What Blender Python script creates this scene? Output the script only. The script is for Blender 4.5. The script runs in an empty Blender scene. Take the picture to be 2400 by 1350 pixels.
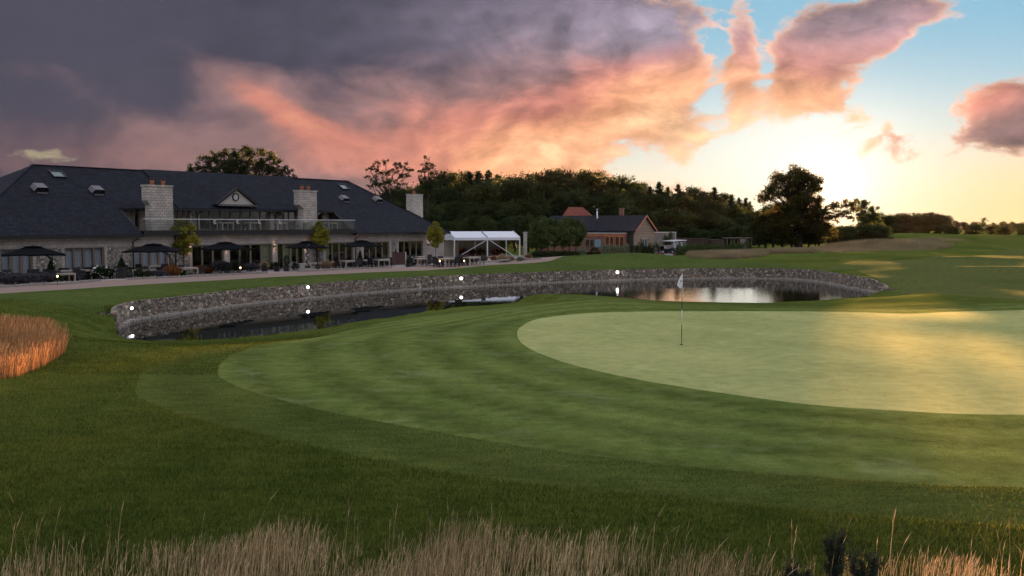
import bpy, bmesh, math, random
import numpy as np
from mathutils import Vector, Matrix
from mathutils.geometry import delaunay_2d_cdt
PI = math.pi
random.seed(7); RNG = np.random.default_rng(7)
S = bpy.context.scene
COL = S.collection

# ------------------------------------------------------------------ camera model (px of the 2400x1350 photograph -> world)
F = 2333.0; CZ = 3.65; HY = 527.0
PT = math.atan((675 - HY) / F)
FW = (0, math.cos(PT), -math.sin(PT)); UP = (0, math.sin(PT), math.cos(PT))
def ray(px, py):
    a = (px - 1200) / F; b = -(py - 675) / F
    return (a, FW[1] + b * UP[1], FW[2] + b * UP[2])
def atz(px, py, z=0.0):
    d = ray(px, py); t = (z - CZ) / d[2]; return (d[0] * t, d[1] * t, z)
def aty(px, py, Y):
    d = ray(px, py); t = Y / d[1]; return (d[0] * t, Y, CZ + d[2] * t)
SUN = Vector(ray(1945, 450)).normalized()

cam = bpy.data.cameras.new('camera'); co = bpy.data.objects.new('camera', cam); COL.objects.link(co)
co.location = (0, 0, CZ); co.rotation_euler = (PI / 2 - PT, 0, 0)
cam.sensor_width = 36; cam.lens = 36 * F / 2400; cam.clip_end = 6000; cam.clip_start = .05
S.camera = co

# ------------------------------------------------------------------ helpers
def tag(o, label=None, cat=None, group=None, kind=None):
    if label: o['label'] = label
    if cat: o['category'] = cat
    if group: o['group'] = group
    if kind: o['kind'] = kind
    return o
def link(o, parent=None):
    COL.objects.link(o)
    if parent: o.parent = parent
    return o
def empty(name, loc=(0, 0, 0), rz=0.0, label=None, cat=None, group=None):
    o = bpy.data.objects.new(name, None); o.location = loc; o.rotation_euler = (0, 0, rz); o.empty_display_size = .2
    link(o); return tag(o, label, cat, group)
def copy_tree(o, parent=None):
    c = o.copy(); COL.objects.link(c)
    if parent: c.parent = parent
    for ch in list(o.children): copy_tree(ch, c)
    return c
class MB:
    """collects shapes into ONE mesh"""
    def __init__(s): s.v = []; s.f = []; s.m = []; s.sm = []
    def add(s, vs, fs, mi=0, sm=False):
        o = len(s.v); s.v += [tuple(p) for p in vs]
        for f in fs: s.f.append(tuple(i + o for i in f)); s.m.append(mi); s.sm.append(sm)
        return s
    def box(s, x0, x1, y0, y1, z0, z1, mi=0):
        vs = [(x0,y0,z0),(x1,y0,z0),(x1,y1,z0),(x0,y1,z0),(x0,y0,z1),(x1,y0,z1),(x1,y1,z1),(x0,y1,z1)]
        return s.add(vs, [(0,3,2,1),(4,5,6,7),(0,1,5,4),(1,2,6,5),(2,3,7,6),(3,0,4,7)], mi)
    def cbox(s, c, sz, mi=0): return s.box(c[0]-sz[0]/2, c[0]+sz[0]/2, c[1]-sz[1]/2, c[1]+sz[1]/2, c[2]-sz[2]/2, c[2]+sz[2]/2, mi)
    def bar(s, p, q, w, h=None, mi=0):
        h = h or w; p = Vector(p); q = Vector(q); d = (q - p).normalized()
        a = d.cross(Vector((0,0,1)));  a = Vector((1,0,0)) if a.length < 1e-3 else a.normalized()
        b = a.cross(d).normalized(); vs = []
        for c in (p, q):
            for i, j in ((-1,-1),(1,-1),(1,1),(-1,1)): vs.append(c + a*i*w/2 + b*j*h/2)
        return s.add(vs, [(0,1,2,3),(7,6,5,4),(0,4,5,1),(1,5,6,2),(2,6,7,3),(3,7,4,0)], mi)
    def tube(s, pts, rad, n=8, mi=0, cap=True):
        pts = [Vector(p) for p in pts]; rad = rad if hasattr(rad, '__len__') else [rad]*len(pts)
        vs = []; prev = None
        for i, p in enumerate(pts):
            d = (pts[min(i+1, len(pts)-1)] - pts[max(i-1, 0)]).normalized()
            a = d.cross(Vector((0,0,1))) if abs(d.z) < .95 else d.cross(Vector((0,1,0)))
            a.normalize(); b = d.cross(a)
            for k in range(n):
                t = 2*PI*k/n; vs.append(p + (a*math.cos(t) + b*math.sin(t))*rad[i])
        fs = [(i*n+k, i*n+(k+1)%n, (i+1)*n+(k+1)%n, (i+1)*n+k) for i in range(len(pts)-1) for k in range(n)]
        if cap: fs += [tuple(range(n))[::-1], tuple(range((len(pts)-1)*n, len(pts)*n))]
        return s.add(vs, fs, mi, True)
    def lathe(s, prof, c=(0,0,0), n=16, mi=0):
        vs = [(c[0]+r*math.cos(2*PI*k/n), c[1]+r*math.sin(2*PI*k/n), c[2]+z) for r, z in prof for k in range(n)]
        fs = [(i*n+k, i*n+(k+1)%n, (i+1)*n+(k+1)%n, (i+1)*n+k) for i in range(len(prof)-1) for k in range(n)]
        return s.add(vs, fs, mi, True)
    def prism(s, poly, d, mi=0):
        """poly: 3D points (planar), extruded by vector d"""
        n = len(poly); d = Vector(d); vs = [Vector(p) for p in poly] + [Vector(p)+d for p in poly]
        return s.add(vs, [tuple(range(n))[::-1], tuple(range(n, 2*n))] + [(i, (i+1)%n, n+(i+1)%n, n+i) for i in range(n)], mi)
    def build(s, name, mats, parent=None):
        me = bpy.data.meshes.new(name); me.from_pydata([tuple(v) for v in s.v], [], s.f)
        for m in (mats if isinstance(mats, (list, tuple)) else [mats]): me.materials.append(m)
        me.polygons.foreach_set('material_index', s.m); me.polygons.foreach_set('use_smooth', s.sm)
        bm = bmesh.new(); bm.from_mesh(me); bmesh.ops.recalc_face_normals(bm, faces=bm.faces); bm.to_mesh(me); bm.free()
        return link(bpy.data.objects.new(name, me), parent)
def fast_mesh(name, V, Fc, nv, mat, parent=None, smooth=False, attrs=None, obj=True):
    """numpy mesh: V (n,3); Fc (m,nv)"""
    me = bpy.data.meshes.new(name); V = np.asarray(V, np.float32); Fc = np.asarray(Fc, np.int32)
    me.vertices.add(len(V)); me.vertices.foreach_set('co', V.ravel())
    me.loops.add(Fc.size); me.loops.foreach_set('vertex_index', Fc.ravel())
    me.polygons.add(len(Fc)); me.polygons.foreach_set('loop_start', np.arange(0, Fc.size, nv, dtype=np.int32))
    me.polygons.foreach_set('loop_total', np.full(len(Fc), nv, np.int32))
    me.polygons.foreach_set('use_smooth', np.full(len(Fc), smooth))
    for k, a in (attrs or {}).items():
        at = me.attributes.new(k, 'FLOAT', 'POINT'); at.data.foreach_set('value', np.asarray(a, np.float32))
    me.materials.append(mat); me.update(calc_edges=True)
    return link(bpy.data.objects.new(name, me), parent) if obj else me

# ------------------------------------------------------------------ node expression builder
class E_:
    nt = None
    def __init__(s, sock): s.s = sock
    @staticmethod
    def m(op, *a, clamp=False):
        n = E_.nt.nodes.new('ShaderNodeMath'); n.operation = op; n.use_clamp = clamp
        for i, v in enumerate(a):
            if isinstance(v, E_): E_.nt.links.new(v.s, n.inputs[i])
            else: n.inputs[i].default_value = v
        return E_(n.outputs[0])
    def __add__(s, o): return E_.m('ADD', s, o)
    __radd__ = __add__
    def __sub__(s, o): return E_.m('SUBTRACT', s, o)
    def __rsub__(s, o): return E_.m('SUBTRACT', o, s)
    def __mul__(s, o): return E_.m('MULTIPLY', s, o)
    __rmul__ = __mul__
    def __truediv__(s, o): return E_.m('DIVIDE', s, o)
    def __neg__(s): return s * -1.0
def sstep(a, b, x):
    n = E_.nt.nodes.new('ShaderNodeMapRange'); n.interpolation_type = 'SMOOTHSTEP'
    E_.nt.links.new(x.s, n.inputs[0]); n.inputs[1].default_value = a; n.inputs[2].default_value = b
    return E_(n.outputs[0])
def noise(vec, scale, detail=4, rough=.55, dist=0.0, col=False):
    n = E_.nt.nodes.new('ShaderNodeTexNoise'); E_.nt.links.new(vec, n.inputs['Vector'])
    n.inputs['Scale'].default_value = scale; n.inputs['Detail'].default_value = detail
    n.inputs['Roughness'].default_value = rough; n.inputs['Distortion'].default_value = dist
    return n.outputs['Color'] if col else E_(n.outputs['Fac'])
def mixc(f, a, b, mode='MIX'):
    n = E_.nt.nodes.new('ShaderNodeMix'); n.data_type = 'RGBA'; n.blend_type = mode
    if isinstance(f, E_): E_.nt.links.new(f.s, n.inputs[0])
    else: n.inputs[0].default_value = f
    for i, v in ((6, a), (7, b)):
        if isinstance(v, (tuple, list)): n.inputs[i].default_value = (*v, 1)
        else: E_.nt.links.new(v, n.inputs[i])
    return n.outputs[2]
def vec(x, y, z):
    n = E_.nt.nodes.new('ShaderNodeCombineXYZ')
    for i, v in enumerate((x, y, z)):
        if isinstance(v, E_): E_.nt.links.new(v.s, n.inputs[i])
        else: n.inputs[i].default_value = v
    return n.outputs[0]
def sep(sock):
    n = E_.nt.nodes.new('ShaderNodeSeparateXYZ'); E_.nt.links.new(sock, n.inputs[0]); return [E_(o) for o in n.outputs]
def coord(kind='Object'):
    return E_.nt.nodes.new('ShaderNodeTexCoord').outputs[kind]
def srgb(r, g, b): return tuple(((c/255)/12.92 if c/255 <= .04045 else ((c/255+.055)/1.055)**2.4) for c in (r, g, b))

def mat(name, color=(.5,.5,.5), rough=.7, metal=0.0, spec=.5, var=0.0, vscale=8.0, bump=0.0, bscale=30.0, emit=None, estr=0.0, build=None):
    m = bpy.data.materials.new(name); m.use_nodes = True; nt = m.node_tree; E_.nt = nt
    b = nt.nodes['Principled BSDF']; b.inputs['Roughness'].default_value = rough; b.inputs['Metallic'].default_value = metal
    b.inputs['Specular IOR Level'].default_value = spec; b.inputs['Base Color'].default_value = (*color, 1)
    if var:
        n = noise(coord(), vscale, 5, .6)
        nt.links.new(mixc(n, tuple(c*(1-var) for c in color), tuple(min(1, c*(1+var)) for c in color)), b.inputs['Base Color'])
    if bump:
        bn = nt.nodes.new('ShaderNodeBump'); bn.inputs['Strength'].default_value = bump; bn.inputs['Distance'].default_value = .02
        nt.links.new(noise(coord(), bscale, 4, .6).s, bn.inputs['Height']); nt.links.new(bn.outputs[0], b.inputs['Normal'])
    if emit: b.inputs['Emission Color'].default_value = (*emit, 1); b.inputs['Emission Strength'].default_value = estr
    if build: build(nt, b)
    return m

# ------------------------------------------------------------------ render settings, sun, world
S.view_settings.view_transform = 'Standard'; S.view_settings.look = 'None'; S.view_settings.gamma = 1
S.view_settings.exposure = 3.42
S.cycles.use_denoising = True; S.cycles.max_bounces = 8; S.cycles.transparent_max_bounces = 16
S.cycles.sample_clamp_indirect = .8; S.cycles.sample_clamp_direct = 3.0; S.cycles.caustics_reflective = False; S.cycles.caustics_refractive = False
sl = bpy.data.lights.new('sun', 'SUN'); so = bpy.data.objects.new('sun', sl); COL.objects.link(so)
sl.energy = 5.0; sl.angle = math.radians(.55); sl.color = (1, .47, .20)
so.rotation_euler = SUN.to_track_quat('Z', 'Y').to_euler()

def build_world():
    w = bpy.data.worlds.new('World'); S.world = w; w.use_nodes = True; nt = w.node_tree; E_.nt = nt
    bg = nt.nodes['Background']; g = coord('Generated'); x, y, z = sep(g)
    az = E_.m('ARCTAN2', x, y); el = E_.m('ARCSINE', z)
    def ae(px, py):
        d = Vector(ray(px, py)).normalized(); return math.atan2(d.x, d.y), math.asin(d.z)
    def blob(px, py, rx, ry, k=1.0, rot=0.0, soft=1.0):
        a0, e0 = ae(px, py); dx = (az - a0); dy = (el - e0); c, s = math.cos(rot), math.sin(rot)
        u = (dx*c + dy*s) * (F/rx); v = (dy*c - dx*s) * (F/ry)
        return E_.m('EXPONENT', (u*u + v*v) * -soft) * k
    P = vec(x, y, z * 2.0)
    warpn = noise(P, 5.0, 3, .5, col=True)
    wv = nt.nodes.new('ShaderNodeVectorMath'); wv.operation = 'MULTIPLY_ADD'
    nt.links.new(warpn, wv.inputs[0]); wv.inputs[1].default_value = (.10,.10,.16); nt.links.new(P, wv.inputs[2])
    PW = wv.outputs[0]
    n1 = noise(PW, 4.5, 4, .5); n2 = noise(PW, 12.0, 8, .60)
    wv2 = nt.nodes.new('ShaderNodeVectorMath'); wv2.operation = 'ADD'; nt.links.new(PW, wv2.inputs[0]); wv2.inputs[1].default_value = (.016, 0, -.020); n3 = noise(wv2.outputs[0], 12.0, 8, .60)
    # clear sky: cream at the horizon, pale blue above
    t = sstep(.02, .21, el)
    clear = mixc(sstep(-.01, .10, el), srgb(252, 218, 168), srgb(216, 226, 228))
    clear = mixc(t, clear, srgb(140, 188, 220))
    clear = mixc(blob(2330, 470, 620, 130, .75), clear, srgb(254, 216, 152))
    clear = mixc(blob(1880, 385, 320, 150, .85), clear, srgb(244, 246, 244))
    clear = mixc(blob(60, 372, 400, 80, 1.0), clear, srgb(158, 146, 126))
    sx, sy, sz = SUN
    ca = E_.m('MINIMUM', x*sx + y*sy + z*sz, 1.0); ang = E_.m('ARCCOSINE', ca)
    glow = E_.m('EXPONENT', ang * -20.0); core = E_.m('EXPONENT', ang * -75.0)
    # cloud cover
    cov = blob(0, 0, 1050, 470, .95) + blob(1000, 120, 520, 300, .62) + blob(1430, 170, 220, 120, .44) + blob(1590, 215, 90, 60, .34) + blob(1480, 40, 190, 80, .40) + \
          blob(1738, 160, 46, 95, .52) + blob(1865, 190, 80, 95, .58) + blob(1985, 140, 140, 75, .58) + blob(2080, 30, 190, 80, .62) + \
          blob(2400, 240, 120, 90, .55) + blob(2310, 325, 230, 55, .56) + blob(700, 330, 640, 150, .40) + blob(1080, 330, 200, 70, .18) + blob(1540, 305, 80, 22, .26)
    cov = cov + sstep(.25, .45, el) * .45
    cov = cov - blob(90, 368, 190, 30, .36) + blob(600, 440, 600, 50, .3) - blob(1690, 60, 45, 130, .35) - blob(1790, 60, 40, 130, .35) - blob(2180, 150, 110, 110, .25)
    q = cov + (n1 - .5) * .55 + (n2 - .5) * 1.7
    dens = sstep(.33, .50, q); thick = sstep(.35, 1.1, q)
    # cloud colour
    warm = blob(1430, 330, 500, 190, .72) + blob(690, 275, 120, 32, .38, -.38) + blob(520, 165, 170, 55, .30, -.3) + blob(620, 200, 160, 60, .16) + blob(850, 390, 700, 130, .36) + blob(1620, 190, 200, 110, .30) + blob(2100, 190, 480, 240, .66) + blob(50, 165, 130, 35, .22) + blob(350, 320, 520, 110, .20) + blob(1050, 220, 300, 120, .12)
    warm = E_.m('ADD', warm, (n2 - .5) * .62 + (n1 - .5)*.50 - thick*.06 - .10, clamp=True)
    c1 = mixc(sstep(.0, .36, warm), srgb(76, 70, 88), srgb(142, 110, 114))
    c2 = mixc(sstep(.30, .60, warm), c1, srgb(206, 132, 118))
    c3 = mixc(sstep(.56, .80, warm), c2, srgb(240, 168, 130))
    c3 = mixc(sstep(.80, 1.08, warm), c3, srgb(255, 208, 166))
    c3 = mixc(blob(1540, 60, 200, 70, .8) + blob(2020, 60, 260, 80, .55) + blob(1250, 60, 300, 80, .4), c3, srgb(164, 150, 172))
    edge = sstep(.62, .36, q)
    c3 = mixc(edge * sstep(-.1, .15, az) * .8, c3, srgb(255, 200, 172))
    relief = E_.m('ADD', (n2 - n3) * 2.2 * sstep(-.5, .15, az) + (n1 - .5)*.5, 1.0)
    c3 = mixc(1.0, c3, vec(relief, relief, relief), 'MULTIPLY')
    sky = mixc(dens * .97, clear, c3)
    # glow through it all
    def addc(base, f, c):
        return mixc(1.0, base, mixc(f, (0,0,0), c), 'ADD')
    sky = addc(sky, glow, (.52, .42, .29)); sky = addc(sky, core, (2.2, 1.5, .75))
    sky = mixc(sstep(math.radians(.42), math.radians(.30), ang), sky, (60, 42, 20))
    # dim, bluer sky away from the sun; dark below the horizon
    back = sstep(.86, .55, y)
    sky = mixc(back * .92, sky, srgb(150, 148, 162))
    lift = 1.0 + sstep(.25, .55, el) * .9 + back * sstep(.1, .5, el) * .5
    sky = mixc(1.0, sky, vec(lift, lift, lift * .93), 'MULTIPLY')
    sky = mixc(sstep(.0, -.05, el), sky, (.035, .04, .025))
    nt.links.new(sky, bg.inputs[0]); bg.inputs[1].default_value = .1
build_world()

# ------------------------------------------------------------------ materials
def grass_mat(name, dark, light, big=.25, fine=25.0, bump=.5, spec=.0, rough=1.0, patch=None, stretch=(1, 1), sheen=.0, bandk=.10):
    def b_(nt, b):
        P = coord('Object'); x, y, z = sep(P)
        a = noise(P, big, 4, .6); mid = noise(vec(x*stretch[0], y*stretch[1], 0.0), 2.2, 5, .65); f = noise(P, fine, 6, .75)
        k = a*.45 + mid*.55
        c = mixc(sstep(.34, .66, k), dark, light)
        c = mixc(sstep(.25, .8, f), mixc(1.0, c, (.55,.55,.5), 'MULTIPLY'), mixc(1.0, c, (1.35,1.35,1.3), 'MULTIPLY'))
        sp = noise(P, fine*.33, 5, .8); c = mixc(sstep(.30, .44, sp), mixc(1.0, c, (.62,.66,.6), 'MULTIPLY'), c)
        at = nt.nodes.new('ShaderNodeAttribute'); at.attribute_name = 'band'; bd = E_(at.outputs['Fac'])
        bd = (E_.m('SINE', bd * 3.6 + mid*1.5) * bandk + 1.0); c = mixc(1.0, c, vec(bd, bd, bd), 'MULTIPLY')
        if patch:
            pn = noise(P, .55, 5, .7, .6); c = mixc(sstep(.52, .76, pn) * .45, c, patch)
        nt.links.new(c, b.inputs['Base Color'])
        bn = nt.nodes.new('ShaderNodeBump'); bn.inputs['Strength'].default_value = bump; bn.inputs['Distance'].default_value = .03
        nt.links.new((f + noise(P, fine*3.1, 3, .7)*.6).s, bn.inputs['Height']); nt.links.new(bn.outputs[0], b.inputs['Normal'])
        b.inputs['Sheen Weight'].default_value = sheen*.25; b.inputs['Sheen Tint'].default_value = (.9, 1, .6, 1); b.inputs['Sheen Roughness'].default_value = .4
    return mat(name, rough=rough, spec=spec, build=b_)
M = {}
M['rough'] = grass_mat('rough_turf', (.050, .078, .015), (.125, .152, .033), big=.12, fine=22, bump=.9, stretch=(.5, 1.6), sheen=.05)
M['semi'] = grass_mat('semi_rough_turf', (.062, .094, .021), (.140, .172, .045), big=.12, fine=26, bump=.8, stretch=(.5, 1.6), sheen=.08)
M['fair'] = grass_mat('fairway_turf', (.085, .125, .028), (.180, .225, .062), big=.15, fine=30, bump=.6, bandk=.16, patch=(.27, .31, .16), sheen=.1)
M['green'] = grass_mat('putting_turf', (.31, .345, .13), (.47, .485, .20), bandk=.03, big=.2, fine=55, bump=.25, sheen=.3)
M['farfair'] = grass_mat('distant_fairway_turf', (.062, .090, .022), (.125, .135, .045), big=.06, fine=8, bump=.4, sheen=.15)
M['lawn'] = grass_mat('mown_lawn_turf', (.050, .080, .018), (.100, .130, .036), big=.12, fine=14, bump=.5, sheen=.1)
M['gravel'] = mat('path_gravel', (.27, .19, .155), .95, var=.25, vscale=14, bump=.5, bscale=60)
M['paving'] = mat('terrace_stone', (.30, .27, .25), .85, var=.2, vscale=3, bump=.2)
M['tarmac'] = mat('yard_tarmac', (.17, .16, .17), .9, var=.15, vscale=3)
M['soil'] = mat('pond_bed', (.03, .028, .02), .95)

def ashlar(nt, b, c1=(.41,.37,.33), c2=(.52,.47,.42), mortar=(.20,.18,.17), w=.62, h=.225, bumpn=.3, ms=.012):
    x, y, z = sep(coord('Object'))
    t = nt.nodes.new('ShaderNodeTexBrick'); nt.links.new(vec(x + y, z, 0.0), t.inputs['Vector'])
    t.inputs['Color1'].default_value = (*c1, 1); t.inputs['Color2'].default_value = (*c2, 1); t.inputs['Mortar'].default_value = (*mortar, 1)
    t.inputs['Scale'].default_value = 1; t.inputs['Mortar Size'].default_value = ms; t.inputs['Brick Width'].default_value = w; t.inputs['Row Height'].default_value = h
    n = noise(coord('Object'), 1.3, 6, .65); n2 = noise(coord('Object'), 9, 4, .6)
    c = mixc(1.0, t.outputs['Color'], mixc(sstep(.3, .75, n), (.82,.82,.82), (1.12,1.1,1.08)), 'MULTIPLY')
    c = mixc(sstep(.35, .7, n2) * .35, c, (.28, .26, .25))
    nt.links.new(c, b.inputs['Base Color'])
    bn = nt.nodes.new('ShaderNodeBump'); bn.inputs['Strength'].default_value = bumpn; bn.inputs['Distance'].default_value = .02; bn.invert = True
    nt.links.new(t.outputs['Fac'], bn.inputs['Height']); nt.links.new(bn.outputs[0], b.inputs['Normal'])
M['ashlar'] = mat('pale_ashlar_stone', rough=.85, build=ashlar)
M['chimney'] = mat('chimney_block_stone', rough=.85, build=lambda nt, b: ashlar(nt, b, (.48,.44,.39), (.64,.59,.53), (.17,.16,.15), .40, .215, .5, .016))
M['redbrick'] = mat('red_brick', rough=.85, build=lambda nt, b: ashlar(nt, b, (.20,.06,.035), (.30,.10,.06), (.2,.15,.12), .22, .075, .3, .010))
M['wallstone'] = mat('rubble_side_wall', rough=.9, build=lambda nt, b: ashlar(nt, b, (.30,.27,.24), (.5,.46,.40), (.16,.14,.12), .35, .12, .6, .02))
def flint(nt, b, sc=6.0):
    x, y, z = sep(coord('Object'))
    v = nt.nodes.new('ShaderNodeTexVoronoi'); nt.links.new(vec(x+y, z, 0.0), v.inputs['Vector']); v.inputs['Scale'].default_value = sc
    e = nt.nodes.new('ShaderNodeTexVoronoi'); e.feature = 'DISTANCE_TO_EDGE'; nt.links.new(vec(x+y, z, 0.0), e.inputs['Vector']); e.inputs['Scale'].default_value = sc
    r, g, bb = sep(v.outputs['Color'])
    c = mixc(sstep(.1, .9, r), (.13,.12,.11), (.40,.36,.31)); c = mixc(sstep(.88, .97, g), c, (.62,.6,.56))
    ed = sstep(.02, .12, E_(e.outputs['Distance'])); c = mixc(ed, (.24,.22,.20), c)
    nt.links.new(c, b.inputs['Base Color'])
    bn = nt.nodes.new('ShaderNodeBump'); bn.inputs['Strength'].default_value = .8; bn.inputs['Distance'].default_value = .04
    nt.links.new(ed.s, bn.inputs['Height']); nt.links.new(bn.outputs[0], b.inputs['Normal'])
M['flint'] = mat('knapped_flint', rough=.8, build=flint)
def slate(nt, b, c1=(.012,.014,.022), c2=(.023,.026,.037)):
    x, y, z = sep(coord('Object'))
    t = nt.nodes.new('ShaderNodeTexBrick'); nt.links.new(vec(x + y*.15, z * 1.75, 0.0), t.inputs['Vector'])
    t.inputs['Color1'].default_value = (*c1, 1); t.inputs['Color2'].default_value = (*c2, 1); t.inputs['Mortar'].default_value = (c1[0]*.5, c1[1]*.5, c1[2]*.5, 1)
    t.inputs['Scale'].default_value = 1; t.inputs['Mortar Size'].default_value = .012; t.inputs['Brick Width'].default_value = .3; t.inputs['Row Height'].default_value = .24
    n = noise(coord('Object'), .6, 5, .6); c = mixc(1.0, t.outputs['Color'], mixc(n, (.75,.75,.75), (1.25,1.25,1.25)), 'MULTIPLY')
    nt.links.new(c, b.inputs['Base Color'])
    bn = nt.nodes.new('ShaderNodeBump'); bn.inputs['Strength'].default_value = .5; bn.inputs['Distance'].default_value = .02; bn.invert = True
    nt.links.new(t.outputs['Fac'], bn.inputs['Height']); nt.links.new(bn.outputs[0], b.inputs['Normal'])
M['slate'] = mat('roof_slate', rough=.8, spec=.12, build=slate)
M['redtile'] = mat('red_roof_tile', rough=.8, build=lambda nt, b: slate(nt, b, (.16,.035,.02), (.24,.06,.03)))
M['lead'] = mat('grey_lead', (.13,.12,.13), .45, spec=.6, var=.15)
M['black'] = mat('black_paint', (.012,.012,.014), .4)
M['fabric_black'] = mat('black_canvas', (.006,.007,.009), .9, spec=.05, var=.15)
M['wicker'] = mat('dark_wicker', (.018,.018,.022), .6, bump=.5, bscale=90)
M['frame'] = mat('timber_frame_brown', (.17,.135,.10), .6, var=.15)
M['whitewood'] = mat('pale_painted_wood', (.60,.57,.52), .6, var=.1)
M['teak'] = mat('weathered_teak', (.46,.40,.33), .75, var=.2, vscale=6)
M['cream'] = mat('cream_render', (.50,.47,.43), .8, var=.08)
M['steel'] = mat('brushed_steel', (.6,.6,.62), .25, metal=1)
M['white'] = mat('white_metal', (.72,.72,.74), .4)
M['pvc'] = mat('white_pvc', (.70,.74,.80), .45, spec=.5, var=.05, bump=.2, bscale=3)
M['terracotta'] = mat('terracotta', (.45,.17,.08), .8, var=.15)
M['curtain'] = mat('sheer_curtain', (.66,.65,.76), .9, var=.1)
M['curtain_cream'] = mat('cream_curtain', (.50,.46,.36), .9, var=.1)
M['interior'] = mat('dark_interior', (.06,.045,.035), .9, var=.4, vscale=1.5)
M['timberclad'] = None
def clad(nt, b, c1=(.26,.19,.13), c2=(.42,.33,.24), vert=False, w=.16):
    x, y, z = sep(coord('Object')); k = (x + y*.7) if vert else z
    o = z if vert else (x + y)
    row = E_.m('FLOOR', k / w); fr = E_.m('FRACT', k / w)
    wn = nt.nodes.new('ShaderNodeTexWhiteNoise'); wn.noise_dimensions = '1D'; nt.links.new(row.s, wn.inputs['W'])
    g = noise(vec(o*1.5, k*9.0, row), 3.0, 5, .6)
    c = mixc(E_(wn.outputs['Value'])*.55 + g*.45, c1, c2)
    c = mixc(sstep(.10, .02, fr), c, tuple(q*.2 for q in c1))
    nt.links.new(c, b.inputs['Base Color'])
M['timberclad'] = mat('weathered_weatherboard', rough=.85, build=clad)
M['coppercl'] = mat('copper_coloured_boards', rough=.7, build=lambda nt, b: clad(nt, b, (.36,.11,.06), (.60,.24,.13), True, .22))
M['coppertrim'] = mat('orange_brown_timber', (.55,.20,.10), .6, var=.15)
M['fence'] = mat('dark_brown_boards', rough=.85, build=lambda nt, b: clad(nt, b, (.055,.028,.026), (.10,.055,.048), True, .15))
M['darkclad'] = mat('dark_stained_boards', rough=.8, build=lambda nt, b: clad(nt, b, (.03,.028,.02), (.05,.045,.035), True, .2))
GK = .28
def glass(nt, b):
    out = nt.nodes['Material Output']; gl = nt.nodes.new('ShaderNodeBsdfGlossy'); gl.inputs['Roughness'].default_value = .02
    tr = nt.nodes.new('ShaderNodeBsdfTransparent'); tr.inputs[0].default_value = (.84,.87,.86,1)
    fr = nt.nodes.new('ShaderNodeFresnel'); fr.inputs[0].default_value = 1.5; mx = nt.nodes.new('ShaderNodeMixShader')
    nt.links.new((E_(fr.outputs[0]) * GK + .01).s, mx.inputs[0]); nt.links.new(tr.outputs[0], mx.inputs[1]); nt.links.new(gl.outputs[0], mx.inputs[2]); nt.links.new(mx.outputs[0], out.inputs[0])
M['glass'] = mat('clear_glass', build=glass)
GK = .10
M['rail_glass'] = mat('balustrade_glass', build=glass)
M['bluepanel'] = mat('pale_blue_panel', (.22,.32,.42), .5)
def leafmat(name, dark, light, trans=.35, vs=.7, spec=.08, tone=False):
    def b_(nt, b):
        P = coord('Object'); n = noise(P, vs, 4, .6); f = noise(P, 9.0, 2, .6)
        c = mixc(sstep(.3, .7, n*.6 + f*.4), dark, light)
        if tone:
            at = nt.nodes.new('ShaderNodeAttribute'); at.attribute_name = 'tone'; tv = E_(at.outputs['Fac'])*1.3 + .4; c = mixc(1.0, c, vec(tv, tv, tv*.9), 'MULTIPLY')
        out = nt.nodes['Material Output']; tr = nt.nodes.new('ShaderNodeBsdfTranslucent'); mx = nt.nodes.new('ShaderNodeMixShader')
        nt.links.new(c, b.inputs['Base Color']); nt.links.new(c, tr.inputs[0]); mx.inputs[0].default_value = trans
        nt.links.new(b.outputs[0], mx.inputs[1]); nt.links.new(tr.outputs[0], mx.inputs[2]); nt.links.new(mx.outputs[0], out.inputs[0])
    return mat(name, rough=.75, spec=spec, build=b_)
M['leaf_dark'] = leafmat('dark_leaves', (.020,.032,.012), (.050,.070,.024))
M['leaf_mid'] = leafmat('green_leaves', (.035,.055,.018), (.075,.10,.034))
M['leaf_pine'] = leafmat('pine_needles', (.018,.030,.014), (.040,.056,.026))
M['leaf_yellow'] = leafmat('yellow_green_leaves', (.16,.18,.03), (.46,.40,.06), .45, vs=1.5)
M['leaf_fresh'] = leafmat('fresh_green_leaves', (.045,.075,.02), (.11,.15,.05), vs=1.2)
M['leaf_box'] = leafmat('box_leaves', (.018,.030,.012), (.040,.058,.020), vs=2)
M['leaf_gray'] = leafmat('variegated_leaves', (.10,.13,.09), (.28,.32,.22), vs=3)
M['leaf_gorse'] = leafmat('gorse_needles', (.020,.032,.022), (.050,.068,.050), vs=5)
M['lavender'] = leafmat('lavender_stems', (.045,.045,.050), (.10,.095,.115), vs=4)
M['rust'] = leafmat('rust_coloured_stems', (.16,.065,.025), (.32,.14,.05), vs=3)
M['straw'] = leafmat('straw_plumes', (.30,.22,.13), (.52,.40,.26), vs=3)
M['petal'] = mat('white_petals', (.75,.75,.72), .6)
M['petal_red'] = mat('red_petals', (.5,.03,.02), .6)
M['bark'] = mat('bark', (.032,.026,.020), .9, var=.3, vscale=4, bump=.5)
M['fescue'] = leafmat('dry_fescue', (.22,.15,.085), (.44,.32,.19), .45, vs=.8)
M['fescue_far'] = leafmat('dry_fescue_far', (.24,.19,.11), (.46,.37,.22), .45, vs=.25)
M['fescue_near'] = leafmat('dry_fescue_near', (.35,.25,.15), (.66,.50,.32), .3, vs=.8, tone=True)
M['fescue_sunlit'] = leafmat('dry_fescue_sunlit_tint', (.38,.20,.10), (.62,.36,.18), .4, vs=.8, tone=True)  # dry grass with the orange of low sunlight put into its colour
M['blade'] = leafmat('rough_grass_blades', (.052,.084,.012), (.145,.178,.034), .4, vs=.9, tone=True)
M['blade_semi'] = leafmat('semi_rough_blades', (.066,.100,.020), (.165,.200,.048), .4, vs=.9, tone=True)
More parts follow.
